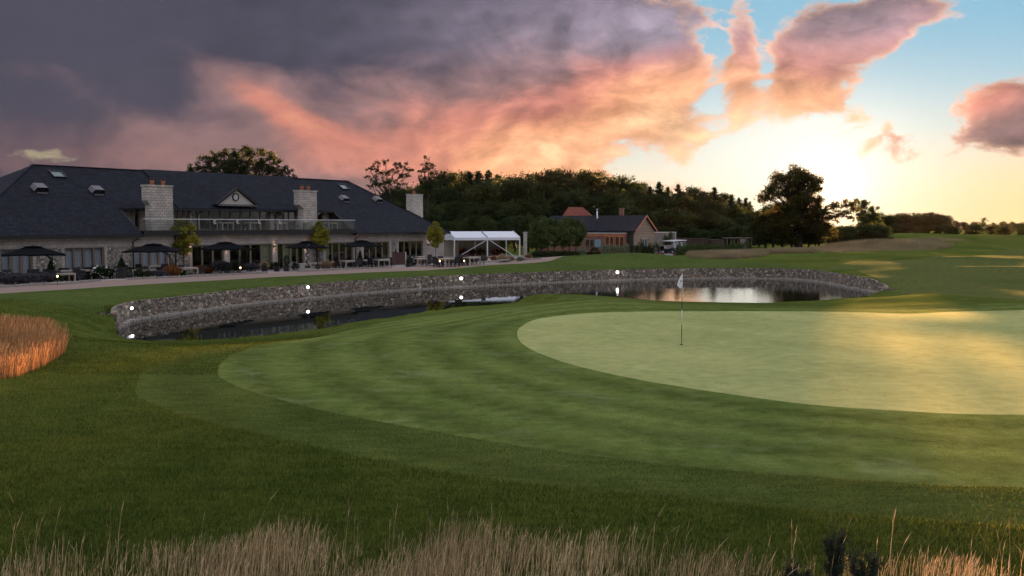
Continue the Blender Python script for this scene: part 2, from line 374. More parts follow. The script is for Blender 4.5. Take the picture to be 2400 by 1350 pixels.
M['blade2'] = leafmat('mown_grass_blades', (.085,.125,.028), (.180,.225,.062), .4, vs=.9, tone=True)

# ------------------------------------------------------------------ pond outline and terrain
WZ = -1.15; TOPZ = -.25
far_px = [(268,780),(272,765),(292,755),(327,747),(397,738.5),(496,724),(598,711),(700,702),(800,692),(892,684.5),(1000,677),(1100,672),(1207,667),(1330,661.5),(1435,658),(1560,655),(1680,653),(1800,653.5),(1878,656.5),(1930,662),(1967,669),(2020,679),(2056,685.5),(2078,688.5)]
near_px = [(2040,692.5),(1996,696),(1900,703.5),(1800,709),(1720,712.5),(1650,714),(1560,716),(1450,718),(1350,716),(1270,713),(1200,711),(1100,717),(1000,728),(900,743),(800,759),(700,775),(600,786),(470,795.5),(360,797),(300,794),(278,788)]
near_L = [9,9,9,9,9,9,8,7,7,7,7.5,9,11,12.5,13,14,14,14,13.5,12,10]
Wp = np.array([atz(*p, WZ)[:2] for p in far_px + near_px])
nf = len(far_px); wW = np.array([.75,1]+[1]*(nf-4)+[.8,.45] + [0]*len(near_px), float); wW[nf:nf+1] = .1; wW[-1] = .15
wL = np.array([5.0]*nf + near_L)
def cr(P, n):      # closed catmull-rom resample
    out = []; m = len(P)
    for i in range(m):
        a, b, c, d = P[i-1], P[i], P[(i+1)%m], P[(i+2)%m]
        for k in range(n):
            t = k/n; out.append(.5*((2*b)+(-a+c)*t+(2*a-5*b+4*c-d)*t*t+(-a+3*b-3*c+d)*t**3))
    return np.array(out)
PW4 = cr(np.column_stack([Wp, wW, wL]), 4); POND = PW4[:, :2]; PWW = np.clip(PW4[:, 2], 0, 1); PWL = PW4[:, 3]
def inside(poly, x, y):
    r = np.zeros(x.shape, bool); n = len(poly)
    for i in range(n):
        x0, y0 = poly[i]; x1, y1 = poly[(i+1) % n]
        c = (y0 > y) != (y1 > y)
        with np.errstate(divide='ignore', invalid='ignore'): r ^= c & (x < (x1-x0)*(y-y0)/(y1-y0+1e-12)+x0)
    return r
def pond_near(x, y):
    best = np.full(x.shape, 1e9); w = np.zeros(x.shape); L = np.ones(x.shape)
    n = len(POND)
    for i in range(n):
        a = POND[i]; b = POND[(i+1) % n]; d = b - a; l2 = (d@d)+1e-12
        t = np.clip(((x-a[0])*d[0]+(y-a[1])*d[1])/l2, 0, 1)
        dd = np.hypot(x-a[0]-t*d[0], y-a[1]-t*d[1]); m = dd < best
        best = np.where(m, dd, best); w = np.where(m, PWW[i]*(1-t)+PWW[(i+1)%n]*t, w); L = np.where(m, PWL[i]*(1-t)+PWL[(i+1)%n]*t, L)
    return best, w, L
def ss(a, b, x): t = np.clip((x-a)/(b-a), 0, 1); return t*t*(3-2*t)
# bumps: px, distance, height, radius x, radius y
def bp(px, Y, h, rx, ry, rot=0.0): return ((px-1200)/F*Y, Y, h, rx, ry, rot)
BUMPS = [bp(1480, 101, .78, 7.5, 4.0), bp(1400, 103, .3, 7, 4.0), bp(1690, 112, .50, 8.0, 4.5), bp(1840, 118, .32, 7.0, 4.0, -.1), bp(2020, 165, .85, 9, 6), bp(2110, 160, 1.0, 9, 6), bp(1935, 150, .6, 7, 5),
         bp(2180, 185, 1.5, 12, 7), bp(2060, 108, .35, 6, 3), bp(2330, 235, 1.1, 24, 14), bp(2480, 150, .7, 14, 8), bp(2100, 240, 1.0, 14, 10),
         bp(0, 30, .32, 3.4, 4.0), bp(-80, 31, .30, 4, 4), bp(1440, 47, .16, 5.5, 4.0), bp(2250, 47.5, .22, 7, 2.2), bp(2300, 54, .16, 8, 3), bp(2150, 62, .1, 6, 3), bp(2480, 37.5, .18, 6, 4), bp(2200, 132, .55, 10, 3.2), bp(2360, 118, .45, 9, 3), bp(2230, 96, .28, 7, 2.6), bp(2390, 80, .28, 8, 2.6), bp(2060, 125, .35, 6, 3), bp(2300, 165, .7, 9, 4), bp(2420, 190, 1.0, 10, 5)]
def hbase(x, y):
    h = -.85*ss(112, 150, y) + 1.5*ss(175, 300, y) + 2.6*ss(300, 800, y)
    h = h - .38*ss(41, 50, y)*ss(3.0, 9.0, x)*(1-ss(62, 90, y)*.6)
    h = h + .5*ss(60, 100, y)*ss(18, 40, x)*(1-ss(112, 150, y)*.2)
    v_ = (x+29.6)*.8251-(y-77.8)*.5650; u_ = (x+29.6)*.5650+(y-77.8)*.8251
    ev = 6.3+(u_+16)*.14; h = h - .35*ss(0, 1, (ev-v_)/1.3)*ss(-45, -35, u_)*ss(38, 34, u_)
    for cx, cy, hh, rx, ry, rot in BUMPS:
        c, s = math.cos(rot), math.sin(rot); u = ((x-cx)*c+(y-cy)*s)/rx; v = ((y-cy)*c-(x-cx)*s)/ry
        h = h + hh*np.exp(-(u*u+v*v))
    h = h + .035*np.sin(x*.21+1)*np.sin(y*.17)+.02*np.sin(x*.53+y*.31)
    return h
def height(x, y):
    x = np.asarray(x, float); y = np.asarray(y, float); d, w, L = pond_near(x, y)
    hb = hbase(x, y)
    edge = w*TOPZ + (1-w)*(WZ-.004)
    s = .3*np.clip(d/L, 0, 1)+.7*ss(0, 1, d/L); s = np.where(w > .5, np.clip(d/L, 0, 1)**.8, s)
    hb = edge + (hb-edge)*s
    return np.where(inside(POND, x, y), np.minimum(hb, WZ-.06), hb)
def H(x, y): return float(height(np.array([x]), np.array([y]))[0])
def gat(px, py):      # photograph pixel on the ground
    z = 0.0
    for _ in range(8):
        p = atz(px, py, z); z = .5*z + .5*H(p[0], p[1])
    return (p[0], p[1], H(p[0], p[1]))

def region(pts, n=4, smooth=True):
    P = np.array([gat(*p)[:2] for p in pts]); return cr(P, n) if smooth else P
GREEN = region([(1212,782),(1222,765),(1255,749),(1330,738),(1450,731.5),(1600,729.5),(1800,729.5),(2000,731.5),(2100,735),(2160,734.5),(2260,730),(2400,726.5),(2560,724),(2700,740),(2800,900),(2650,975),(2400,972),(2250,970),(2100,962),(1900,948),(1700,922),(1500,890),(1350,857),(1260,826),(1222,803)], 5)
FAIR = region([(512,880),(520,850),(555,828),(620,806),(710,790),(800,771),(900,752),(1000,737),(1150,722),(1300,709),(1450,705),(1600,716),(1800,721),(2000,724),(2200,722),(2500,712),(2800,720),(3000,900),(2800,1180),(2400,1143),(2200,1137),(2000,1124),(1800,1110),(1600,1093),(1400,1070),(1200,1043),(1000,1008),(800,971),(650,935),(560,907)], 4)
SEMI = region([(330,935),(322,900),(345,865),(420,835),(520,812),(640,792),(760,772),(900,746),(1000,731),(1150,715),(1300,703),(1450,699),(1600,708),(1800,714),(2000,716),(2200,712),(2500,704),(2900,712),(3200,900),(3000,1260),(2400,1235),(2100,1215),(1800,1190),(1500,1160),(1200,1130),(900,1082),(650,1028),(450,978)], 4)
def lat(pts): return [gat(*p)[:2] for p in pts]
path_front = lat([(-120,702),(0,688),(130,680),(250,672),(400,663),(560,654),(700,646.5),(850,639),(1000,633.5),(1100,626),(1200,618.5),(1290,611.5),(1380,606.5),(1395,603.5)])
path_back = lat([(-120,690),(0,675),(130,666),(250,657),(400,651),(560,643.5),(700,636),(850,630.5),(1000,624.5),(1100,618.5),(1200,612),(1290,605.5),(1360,601),(1395,598.5)])
PATH = np.array(path_front + path_back[::-1])
UD = (math.sin(math.radians(34.4)), math.cos(math.radians(34.4))); ND = (UD[1], -UD[0]); OX, OY = -29.6, 77.8
def loc2w(u, yl): return (OX+u*UD[0]-yl*ND[0], OY+u*UD[1]-yl*ND[1])
TERR = np.array([loc2w(45, 16), loc2w(-22, 16)] + path_back[1:-2] + [(9.5, 118), (2, 123)])
YARD = np.array([((px-1200)/F*Y, Y) for px, Y in [(1550,121),(1588,121),(1597,133),(1690,152),(1760,158),(1760,173),(1530,173),(1536,150),(1542,133)]])
LAWN = np.array(path_front[1:] + [gat(*p)[:2] for p in [(1440,601),(1500,598),(1560,604),(1640,606),(1750,611),(1800,617),(1860,622),(1900,630),(1880,650),(1600,645),(1200,655),(700,690),(400,718),(300,745),(235,740),(150,715),(60,705),(0,705)]])
FARF = np.array([gat(*p)[:2] for p in [(1905,634),(1960,622),(2000,612),(2150,609),(2300,599),(2420,592),(2560,590),(2800,640),(2700,700),(2400,703),(2260,694),(2140,684),(2080,668),(2000,650)]])
STRUCT_REGIONS = [('putting_green', GREEN, 'green'), ('fairway', FAIR, 'fair'), ('semi_rough', SEMI, 'semi'), ('far_fairway', FARF, 'farfair'), ('mown_lawn', LAWN, 'lawn'), ('gravel_path', PATH, 'gravel'), ('terrace_paving', TERR, 'paving'), ('yard_driveway', YARD, 'tarmac')]
def build_ground():
    ang = np.concatenate([np.arange(-180, -40, 5), np.arange(-40, 40, .36), np.arange(40, 180, 5)]) * PI/180
    rad = [2.5]
    while rad[-1] < 560: rad.append(rad[-1]*(1.022 if rad[-1] < 400 else 1.12))
    R, A = np.meshgrid(np.array(rad), ang); px = (R*np.sin(A)).ravel(); py = (R*np.cos(A)).ravel()
    d, _, _ = pond_near(px, py); keep = d > .3
    pts = np.column_stack([px[keep], py[keep]]); pts = np.vstack([pts, [[0, 0]]])
    polys = [(n, P) for n, P, _ in STRUCT_REGIONS] + [('pond', POND)]
    V = [tuple(p) for p in pts]; Ed = []
    for n, P in polys:
        o = len(V); Q = []
        for i in range(len(P)):
            a, b = P[i], P[(i+1) % len(P)]; k = max(1, int(np.hypot(*(np.array(b)-a))/1.2))
            for j in range(k): Q.append(tuple(np.array(a)+(np.array(b)-a)*j/k))
        V += Q; Ed += [(o+i, o+(i+1) % len(Q)) for i in range(len(Q))]
    vo, _, fo, *_r = delaunay_2d_cdt([Vector(v) for v in V], Ed, [], 0, 1e-4, False)
    vo = np.array([(v.x, v.y) for v in vo]); fo = np.array([f for f in fo if len(f) == 3])
    z = height(vo[:, 0], vo[:, 1]); c = vo[fo].mean(1)
    left = np.ones(len(fo), bool); left &= ~inside(POND, c[:, 0], c[:, 1])
    # anticlockwise
    a, b, d_ = vo[fo[:, 0]], vo[fo[:, 1]], vo[fo[:, 2]]
    cw = ((b-a)[:, 0]*(d_-a)[:, 1]-(b-a)[:, 1]*(d_-a)[:, 0]) < 0
    fo[cw] = fo[cw][:, ::-1]
    V3 = np.column_stack([vo, z])
    for n, P, mk in STRUCT_REGIONS + [('ground', None, 'rough')]:
        m = left if P is None else left & inside(P, c[:, 0], c[:, 1])
        left = left & ~m; fs = fo[m]; idx, inv = np.unique(fs, return_inverse=True)
        at = {}
        if n in ('fairway', 'semi_rough', 'ground'):
            q = V3[idx][:, :2]; dd = np.full(len(q), 1e9)
            for i in range(0, len(GREEN), 2): dd = np.minimum(dd, np.hypot(q[:, 0]-GREEN[i][0], q[:, 1]-GREEN[i][1]))
            at = {'band': np.minimum(dd, 22) if n != 'ground' else np.full(len(q), 0.)}
        if n == 'putting_green': q = V3[idx]; at = {'band': q[:, 0]*.5+q[:, 1]*.35}
        o = fast_mesh(n, V3[idx], inv.reshape(-1, 3), 3, M[mk], smooth=True, attrs=at); tag(o, kind='structure')
build_ground()

# water
def water_mat(nt, b):
    P = coord('Object'); x, y, z = sep(P)
    n = noise(vec(x*.8, y*1.0, 0.0), 4.5, 4, .6); n2 = noise(vec(x, y, 0.0), 1.1, 2, .5); calm = sstep(-4.0, 9.0, x)
    bn = nt.nodes.new('ShaderNodeBump'); bn.inputs['Distance'].default_value = .05
    nt.links.new((calm*.07 + .008).s, bn.inputs['Strength'])
    nt.links.new((n*.5 + n2).s, bn.inputs['Height']); nt.links.new(bn.outputs[0], b.inputs['Normal'])
    b.inputs['IOR'].default_value = 1.45
M['water'] = mat('pond_water', (.006, .009, .006), .0, spec=.5, build=water_mat)
cen = POND.mean(0)
wp = np.array([p for p in POND]); nrm = []
for i in range(len(wp)):
    t = wp[(i+1) % len(wp)]-wp[i-1]; t /= np.hypot(*t); nrm.append((-t[1], t[0]))
nrm = np.array(nrm); area = .5*np.sum(wp[:,0]*np.roll(wp[:,1],-1)-np.roll(wp[:,0],-1)*wp[:,1]); OUTN = -nrm if area > 0 else nrm
wpo = wp + OUTN*np.where(PWW > .5, .12, .35)[:, None]
m = MB(); m.add([(x, y, WZ) for x, y in wpo], [tuple(range(len(wpo)))]); tag(m.build('pond_water', M['water']), kind='structure')
m = MB(); m.add([(x, y, WZ-.75) for x, y in wpo], [tuple(range(len(wpo)))]); tag(m.build('pond_bed', M['soil']), kind='structure')

# ------------------------------------------------------------------ rubble retaining wall round the far side of the pond
def build_wall():
    i0, i1 = 1, (nf-1)*4 + 1
    line = wp[i0:i1+1]; outn = OUTN[i0:i1+1]; pw = PWW[i0:i1+1]
    t0 = line[1]-line[0]; t0 = t0/np.hypot(*t0); t1 = line[-2]-line[-1]; t1 = t1/np.hypot(*t1); o0, o1 = outn[0], outn[-1]
    line = np.vstack([line[0]+o0*.8-t0*.15, line[0]+o0*.4-t0*.05, line, line[-1]+o1*.4-t1*.05, line[-1]+o1*.8-t1*.15]); outn = np.vstack([t0, (t0+o0)*.7, outn, (t1+o1)*.7, t1]); pw = np.concatenate([[pw[0]]*2, pw, [pw[-1]]*2])
    seg = np.hypot(*np.diff(line, axis=0).T); s = np.concatenate([[0], np.cumsum(seg)]); L = s[-1]
    # worley noise in (s,t)
    cs = .235; ns = int(L/cs)+3; ntt = 8
    gx = (np.arange(ns)[:, None]+RNG.uniform(.05, .95, (ns, ntt)))*cs; gy = (np.arange(ntt)[None]-1+RNG.uniform(.05, .95, (ns, ntt)))*.20
    gc = RNG.uniform(0, 1, (ns, ntt))
    rs = .05; n_s = int(L/rs); hs = np.linspace(0, 1.06, 22); ST = np.linspace(0, L, n_s)
    SS, TT = np.meshgrid(ST, hs, indexing='ij')
    ci = np.clip((SS/cs).astype(int), 1, ns-2); ri = np.clip((TT/.20).astype(int)+1, 1, ntt-2)
    f1 = np.full(SS.shape, 9.); f2 = np.full(SS.shape, 9.); cid = np.zeros(SS.shape)
    for a in (-1, 0, 1):
        for b in (-1, 0, 1):
            qx = gx[ci+a, ri+b]; qy = gy[ci+a, ri+b]; dd = np.hypot(SS-qx, (TT-qy)*1.05)
            m1 = dd < f1; f2 = np.where(m1, f1, np.minimum(f2, dd)); cid = np.where(m1, gc[ci+a, ri+b], cid); f1 = np.where(m1, dd, f1)
    e = np.clip((f2-f1)/.07, 0, 1); dsp = .10*np.sqrt(e)*(.6+.8*cid)
    bx = np.interp(ST, s, line[:, 0]); by = np.interp(ST, s, line[:, 1]); nx = np.interp(ST, s, outn[:, 0]); ny = np.interp(ST, s, outn[:, 1])
    wtop = np.interp(ST, s, pw); zt = np.where(wtop > .9, TOPZ, WZ+(TOPZ-WZ)*np.clip(wtop*1.05, 0, 1))+.05
    zz = (WZ-.25)+(zt[:, None]-(WZ-.25))*(TT/1.06) + .03*np.sin(SS*3+cid*6)*(TT/1.06)
    back = TT/1.06*.16 - dsp - .17
    X = bx[:, None]+nx[:, None]*back; Y = by[:, None]+ny[:, None]*back
    V = np.stack([X, Y, zz], -1).reshape(-1, 3); k = len(hs)
    top = np.stack([bx+nx*.13, by+ny*.13, zt-.03], -1)
    I, J = np.meshgrid(np.arange(n_s-1), np.arange(k-1), indexing='ij'); q = (I*k+J).ravel()
    Fc = np.column_stack([q, q+k, q+k+1, q+1])
    o = len(V); V = np.vstack([V, top]); a = np.arange(n_s-1)
    Fc = np.vstack([Fc, np.column_stack([a*k+k-1, (a+1)*k+k-1, o+a+1, o+a])])
    col = np.concatenate([cid.ravel(), RNG.uniform(.2, .6, n_s)]); ed = np.concatenate([e.ravel(), np.full(n_s, .8)])
    def wm(nt, b):
        at = nt.nodes.new('ShaderNodeAttribute'); at.attribute_name = 'stone'; ae = nt.nodes.new('ShaderNodeAttribute'); ae.attribute_name = 'joint'
        sv = E_(at.outputs['Fac']); n = noise(coord(), 7, 5, .65)
        c = mixc(sstep(.05, .95, sv*.7+n*.3), (.13,.11,.09), (.34,.295,.24)); c = mixc(sstep(.90, .98, sv), c, (.46,.41,.34)); c = mixc(sstep(.60, .66, sv)*sstep(.74,.68,sv)*.6, c, (.26,.14,.07))
        c = mixc(sstep(.05, .42, E_(ae.outputs['Fac'])), (.016,.013,.010), c); nt.links.new(c, b.inputs['Base Color'])
    M['rubble'] = mat('rubble_stone', rough=.85, build=wm)
    root = empty('retaining_wall', (line[len(line)//2][0], line[len(line)//2][1], WZ), 0, 'long curved rubble stone wall holding up the far bank of the pond', 'wall')
    ow = fast_mesh('wall_face', V - np.array(root.location), Fc, 4, M['rubble'], root, attrs={'stone': col, 'joint': ed})
    # ledge of pale flat stones at the water line
    mb = MB(); t = 2.2; rr = random.Random(3)
    while t < L-2.2:
        l = rr.uniform(.28, .55); a, b = t, min(t+l-.035, L)
        def P(tt, off): return (np.interp(tt, s, line[:, 0])+np.interp(tt, s, outn[:, 0])*off, np.interp(tt, s, line[:, 1])+np.interp(tt, s, outn[:, 1])*off)
        w = rr.uniform(.42, .50); z1 = WZ+rr.uniform(.08, .14)
        c = [P(a, -w), P(b, -w+rr.uniform(-.02, .02)), P(b, -.1), P(a, -.1)]
        loc = root.location
        v = [(x-loc.x, y-loc.y, WZ-.2-loc.z) for x, y in c]+[(x*.97+cx_*.03-loc.x, y*.97+cy_*.03-loc.y, z1-loc.z) for (x, y), (cx_, cy_) in zip(c, c[2:]+c[:2])]
        mb.add(v, [(0,3,2,1),(4,5,6,7),(0,1,5,4),(1,2,6,5),(2,3,7,6),(3,0,4,7)]); t += l
    mb.build('ledge', mat('pale_ledge_stone', (.36,.33,.29), .85, var=.35, vscale=2.5, bump=.5), root)
build_wall()

HAZE = True
if HAZE:
    hm = bpy.data.materials.new('thin_warm_haze'); hm.use_nodes = True; nt = hm.node_tree; nt.nodes.remove(nt.nodes['Principled BSDF'])
    pv = nt.nodes.new('ShaderNodeVolumePrincipled'); pv.inputs['Density'].default_value = .0000055; pv.inputs['Color'].default_value = (.92, .90, .88, 1); pv.inputs['Anisotropy'].default_value = .83
    nt.links.new(pv.outputs[0], nt.nodes['Material Output'].inputs['Volume'])
    m = MB(); m.box(-645, 645, -645, 645, -4, 32); tag(m.build('haze', hm), kind='stuff')
# ------------------------------------------------------------------ trees
def tube_np(pts, rad, n=6):
    pts = np.asarray(pts, float); k = len(pts); d = np.gradient(pts, axis=0); d /= np.linalg.norm(d, axis=1)[:, None]+1e-9
    ref = np.where(np.abs(d[:, 2:3]) > .9, [[0, 1, 0]], [[0, 0, 1]]); a = np.cross(d, ref); a /= np.linalg.norm(a, axis=1)[:, None]+1e-9; b = np.cross(d, a)
    t = np.arange(n)*2*PI/n
    V = pts[:, None]+(a[:, None]*np.cos(t)[None, :, None]+b[:, None]*np.sin(t)[None, :, None])*np.asarray(rad)[:, None, None]
    i, j = np.meshgrid(np.arange(k-1), np.arange(n), indexing='ij'); i = i.ravel(); j = j.ravel(); jn = (j+1) % n
    return V.reshape(-1, 3), np.column_stack([i*n+j, i*n+jn, (i+1)*n+jn, (i+1)*n+j])
def join_np(parts):
    V = []; Fc = []; o = 0
    for v, f in parts: V.append(v); Fc.append(f+o); o += len(v)
    return np.vstack(V), np.vstack(Fc)
def leaf_quads(C, size, rng, up=.3, aspect=.6):
    n = len(C); a = rng.normal(size=(n, 3)); a[:, 2] += up; a /= np.linalg.norm(a, axis=1)[:, None]
    b = np.cross(a, rng.normal(size=(n, 3))); b /= np.linalg.norm(b, axis=1)[:, None]+1e-9
    sz = size*rng.uniform(.6, 1.3, n)[:, None]
    V = np.stack([C-a*sz*.5, C+b*sz*aspect*.5, C+a*sz*.5, C-b*sz*aspect*.5], 1).reshape(-1, 3)
    return V, np.arange(n*4).reshape(-1, 4)
def curve(p, q, rng, n=6, wob=.08, sag=.15):
    p = np.array(p, float); q = np.array(q, float); t = np.linspace(0, 1, n)[:, None]; L = np.linalg.norm(q-p)
    c = p+(q-p)*t; c[:, 2] += np.sin(t[:, 0]*PI)*L*sag; w = rng.normal(size=(n, 3))*L*wob; w[0] = w[-1] = 0
    return c+w
def broad_tree(seed, H_, lobes, trunk_r, trunk_top, leaf, nleaf, twigs=14, cl=.30, lean=(0, 0), shell=.55):
    """returns (trunk V,F), (crown V,F). lobes: (x,y,z,r)"""
    rng = np.random.default_rng(seed); tr = []; tips = []; wts = []
    top = np.array([lean[0], lean[1], trunk_top]); tz = np.linspace(0, 1, 7)
    base = np.column_stack([lean[0]*tz**1.5, lean[1]*tz**1.5, trunk_top*tz]); base[1:-1, :2] += rng.normal(size=(5, 2))*trunk_r*.35
    tr.append(tube_np(base, trunk_r*np.array([1.6, 1.1, .95, .85, .75, .65, .5]), 9))
    for lx, ly, lz, lr in lobes:
        c = np.array([lx, ly, lz]); k = rng.uniform(.45, 1.0); st = base[-1]*k+base[3]*(1-k)
        if lz < st[2]: st = base[3]
        cv = curve(st, c, rng, 7, .05, .06); r0 = trunk_r*min(.6, .22+.12*lr)
        tr.append(tube_np(cv, np.linspace(r0, r0*.3, 7), 6))
        nt_ = int(twigs*max(.5, lr/1.5))
        for _ in range(nt_):
            d = rng.normal(size=3); d[2] = d[2]*.8+.15; d /= np.linalg.norm(d); e = c+d*lr*np.array([1, 1, .82])*rng.uniform(shell, 1.0)
            s0 = cv[rng.integers(3, 7)]; tw = curve(s0, e, rng, 5, .07, .05); tr.append(tube_np(tw, np.linspace(r0*.28, r0*.06, 5), 4))
            tips.append(e); wts.append(lr*cl*rng.uniform(.6, 1.25))
    tips = np.array(tips); wts = np.array(wts); p = wts**2; p /= p.sum(); idx = rng.choice(len(tips), nleaf, p=p)
    off = rng.normal(size=(nleaf, 3))*.5; C = tips[idx]+off*wts[idx][:, None]*np.array([1, 1, .7])
    return join_np(tr), leaf_quads(C, leaf, rng)
def conifer(seed, H_, R, leaf, nleaf, bare=.12, spiky=1.0):
    rng = np.random.default_rng(seed); tr = [tube_np([[0, 0, 0], [0, 0, H_*.5], [0, 0, H_]], [R*.09, R*.06, .02], 6)]; C = []
    z = H_*bare; nb = 0; br = []
    while z < H_*.985:
        f = (z/H_-bare)/(1-bare); r = R*(1-f)**.85*(.35+.65*min(1, f*5+.4))
        for k in range(5 if f < .8 else 4):
            a = rng.uniform(0, 2*PI); l = max(.12, r*rng.uniform(.7, 1.15)); e = np.array([math.cos(a)*l, math.sin(a)*l, z+l*rng.uniform(-.05, .35)])
            br.append((np.array([0, 0, z]), e, l)); tr.append(tube_np([[0, 0, z], e], [.035+.01*l, .01], 3))
        z += H_*.034*(1.15-.6*f)
    w = np.array([b[2]+.15 for b in br]); w /= w.sum(); idx = rng.choice(len(br), nleaf, p=w); t = rng.uniform(.1, 1.08, nleaf)
    A = np.array([b[0] for b in br])[idx]; B = np.array([b[1] for b in br])[idx]; Lb = np.array([b[2] for b in br])[idx]
    C = A+(B-A)*t[:, None]+rng.normal(size=(nleaf, 3))*(.10+.10*Lb[:, None])*np.array([1, 1, .55])
    return join_np(tr), leaf_quads(C, leaf, rng, up=.1, aspect=.4)
def mk_tree(name, parts, leafmat_, loc, rz=0, scale=1.0, label=None, cat='tree', group=None):
    root = empty(name, loc, rz, label, cat, group); root.scale = (scale,)*3 if not hasattr(scale, '__len__') else scale
    fast_mesh('trunk', *parts[0], 4, M['bark'], root, True); fast_mesh('crown', *parts[1], 4, leafmat_, root)
    return root
def rand_lobes(rng, H_, R, n, zlo=.30, rl=(.30, .48)):
    L = []
    for i in range(n):
        f = rng.uniform(zlo, .92); z = H_*f; rr = R*math.sqrt(max(.05, 1-((f-.55)/.5)**2))
        a = rng.uniform(0, 2*PI); r = R*rng.uniform(*rl); d = max(0, rr-r)*rng.uniform(.5, 1.05); L.append((math.cos(a)*d, math.sin(a)*d, min(z, H_-r*.8), r))
    L.append((0, 0, H_*.82, R*.38)); L.append((0, 0, H_*.6, R*.5))
    return L
rngT = np.random.default_rng(11)
PROTO = {}
for k in range(3):
    hh = 12.0; PROTO['broad%d' % k] = (broad_tree(20+k, hh, rand_lobes(rngT, hh, 4.6, 13, .22), .30, 6.5, .36, 7500, 11, .42), M['leaf_dark'] if k != 1 else M['leaf_mid'], hh)
for k in range(3):
    hh = 14.0; PROTO['pine%d' % k] = (conifer(40+k, hh, 3.9+.5*k, .46, 9000), M['leaf_pine'], hh)
PROTO['loose'] = (broad_tree(55, 12.0, rand_lobes(rngT, 12.0, 4.2, 10, .35, (.2, .36)), .26, 6.5, .30, 3200, 12, .36), M['leaf_mid'], 12.0)
BUILT = {}
def place(kind, px, topy, Y, label, group, name='forest_tree', wide=1.0, zb=None, rng=rngT):
    """a tree whose top shows at (px, topy) at distance Y"""
    x, y, zt = aty(px, topy, Y); z0 = (H(x, y) if zb is None else zb)-.15; parts, lm, hh = PROTO[kind]; s = (zt-z0)/hh
    sc = (s*wide, s*wide, s); rz = float(rng.uniform(0, 6.28))
    if kind not in BUILT:
        r = mk_tree(name, parts, lm, (x, y, z0), rz, sc, label, 'tree', group); BUILT[kind] = r
    else:
        r = copy_tree(BUILT[kind]); r.name = name; r.location = (x, y, z0); r.rotation_euler = (0, 0, rz); r.scale = sc
        r['label'] = label; r['group'] = group
    return r

# --- the great oak in front of the sun: lobes follow its silhouette, each with its own depth
def px_lobes(L, Y, cx, z0, ratio=1.0, seed=0):
    rr = random.Random(seed); out = []
    for px, py, r, *dy in L:
        y = Y+(dy[0] if dy else rr.uniform(-2.2, 2.2)); p = aty(px, py, y); out.append((p[0]-cx, y-Y, p[2]-z0, r/F*Y*ratio))
    return out
OY_ = 158.0; ox, oy, _ = aty(1872, 560, OY_); oz = H(ox, oy)-.1
oak_l = px_lobes([(1835,425,26),(1868,412,24),(1900,420,24),(1850,452,26),(1890,450,28),(1914,438,16),(1808,452,20),(1792,468,16),(1920,466,9),(1910,475,18),
    (1872,485,26),(1840,492,22),(1815,500,16),(1905,505,22),(1932,494,13),(1962,482,13),(1985,480,15),(1975,500,14),(1952,512,14),(2003,492,11),(1996,510,9),
    (1920,500,19),(1932,520,16),(1915,542,20),(1940,540,15),(1950,556,14),(1850,525,30),(1880,535,26),(1815,530,22),(1905,535,20),(1790,515,18),(1925,525,14),(1875,470,24), (1780,540,20),(1835,550,24),(1895,558,20),(1860,562,16)], OY_, ox, oz, 1.12, 5)
pt = broad_tree(101, 13, oak_l, .62, 5.6, .26, 60000, 17, .46, (0.0, 0), .45)
mk_tree('oak_tree', pt, leafmat('oak_leaves', (.030,.036,.012), (.085,.075,.022), .45), (ox, oy, oz), 0, 1.0, 'large spreading oak silhouetted against the setting sun beside the fairway', 'tree')
# glowing tree just right of and behind the oak
x_, y_, _ = aty(2028, 540, 215); z_ = H(x_, y_)
pt = broad_tree(102, 9, px_lobes([(2016,484,14),(2030,480,14),(2012,470,10),(2038,492,11),(2025,505,17),(2048,512,14),(2030,528,18),(2036,507,20),(2052,490,12),(2020,516,13),(2055,530,16),(2005,478,9)], 215, x_, z_, 1.0, 2), .3, 4.5, .32, 8000, 12, .4)
mk_tree('round_tree', pt, M['leaf_mid'], (x_, y_, z_), 0, 1.0, 'rounded tree lit orange just right of the great oak', 'tree')
# broad tree behind the clubhouse roof
x_, y_, _ = aty(562, 540, 150); z_ = H(x_, y_)
pt = broad_tree(103, 16, px_lobes([(455,392,18),(480,375,20),(510,368,22),(540,365,22),(570,358,20),(600,362,22),(630,375,22),(655,390,20),(675,405,14),(525,395,28),(570,390,30),(615,400,28),(490,400,22),(650,412,20),(560,425,36),(610,430,30),(500,430,28),(690,414,8),(445,402,9)], 150, x_, z_, 1.0, 3), .5, 8.5, .27, 21000, 16, .36)
mk_tree('broad_tree', pt, M['leaf_dark'], (x_, y_, z_), 0, 1.0, 'broad dark tree rising behind the ridge of the clubhouse roof', 'tree')
# two airy trees right of the roof
x_, y_, _ = aty(905, 540, 165); z_ = H(x_, y_)
pt = broad_tree(104, 15, px_lobes([(868,400,10),(885,388,12),(905,383,12),(928,386,12),(950,390,12),(962,400,9),(862,415,7),(875,420,12),(895,408,14),(920,408,15),(945,412,13),(868,436,9),(890,434,13),(915,432,15),(940,434,13),(905,455,16),(930,455,16)], 165, x_, z_, 1.0, 4), .36, 8.5, .27, 3600, 12, .42, (.3, 0), .6)
mk_tree('airy_tree', pt, M['leaf_dark'], (x_, y_, z_), 0, 1.0, 'airy tree with sky showing between its branches above the clubhouse hip', 'tree')
x_, y_, _ = aty(1002, 540, 168); z_ = H(x_, y_)
pt = broad_tree(105, 16, px_lobes([(1000,370,7),(995,384,10),(1012,386,9),(985,400,9),(1003,402,12),(1020,404,9),(990,420,12),(1015,422,13),(1002,440,16),(1024,436,10)], 168, x_, z_, 1.0, 6), .26, 11.0, .25, 2600, 15, .42, (0, 0), .55)
mk_tree('slender_tree', pt, M['leaf_dark'], (x_, y_, z_), 0, 1.0, 'tall slender tree with thin twigs rising above the wood behind the clubhouse', 'tree')

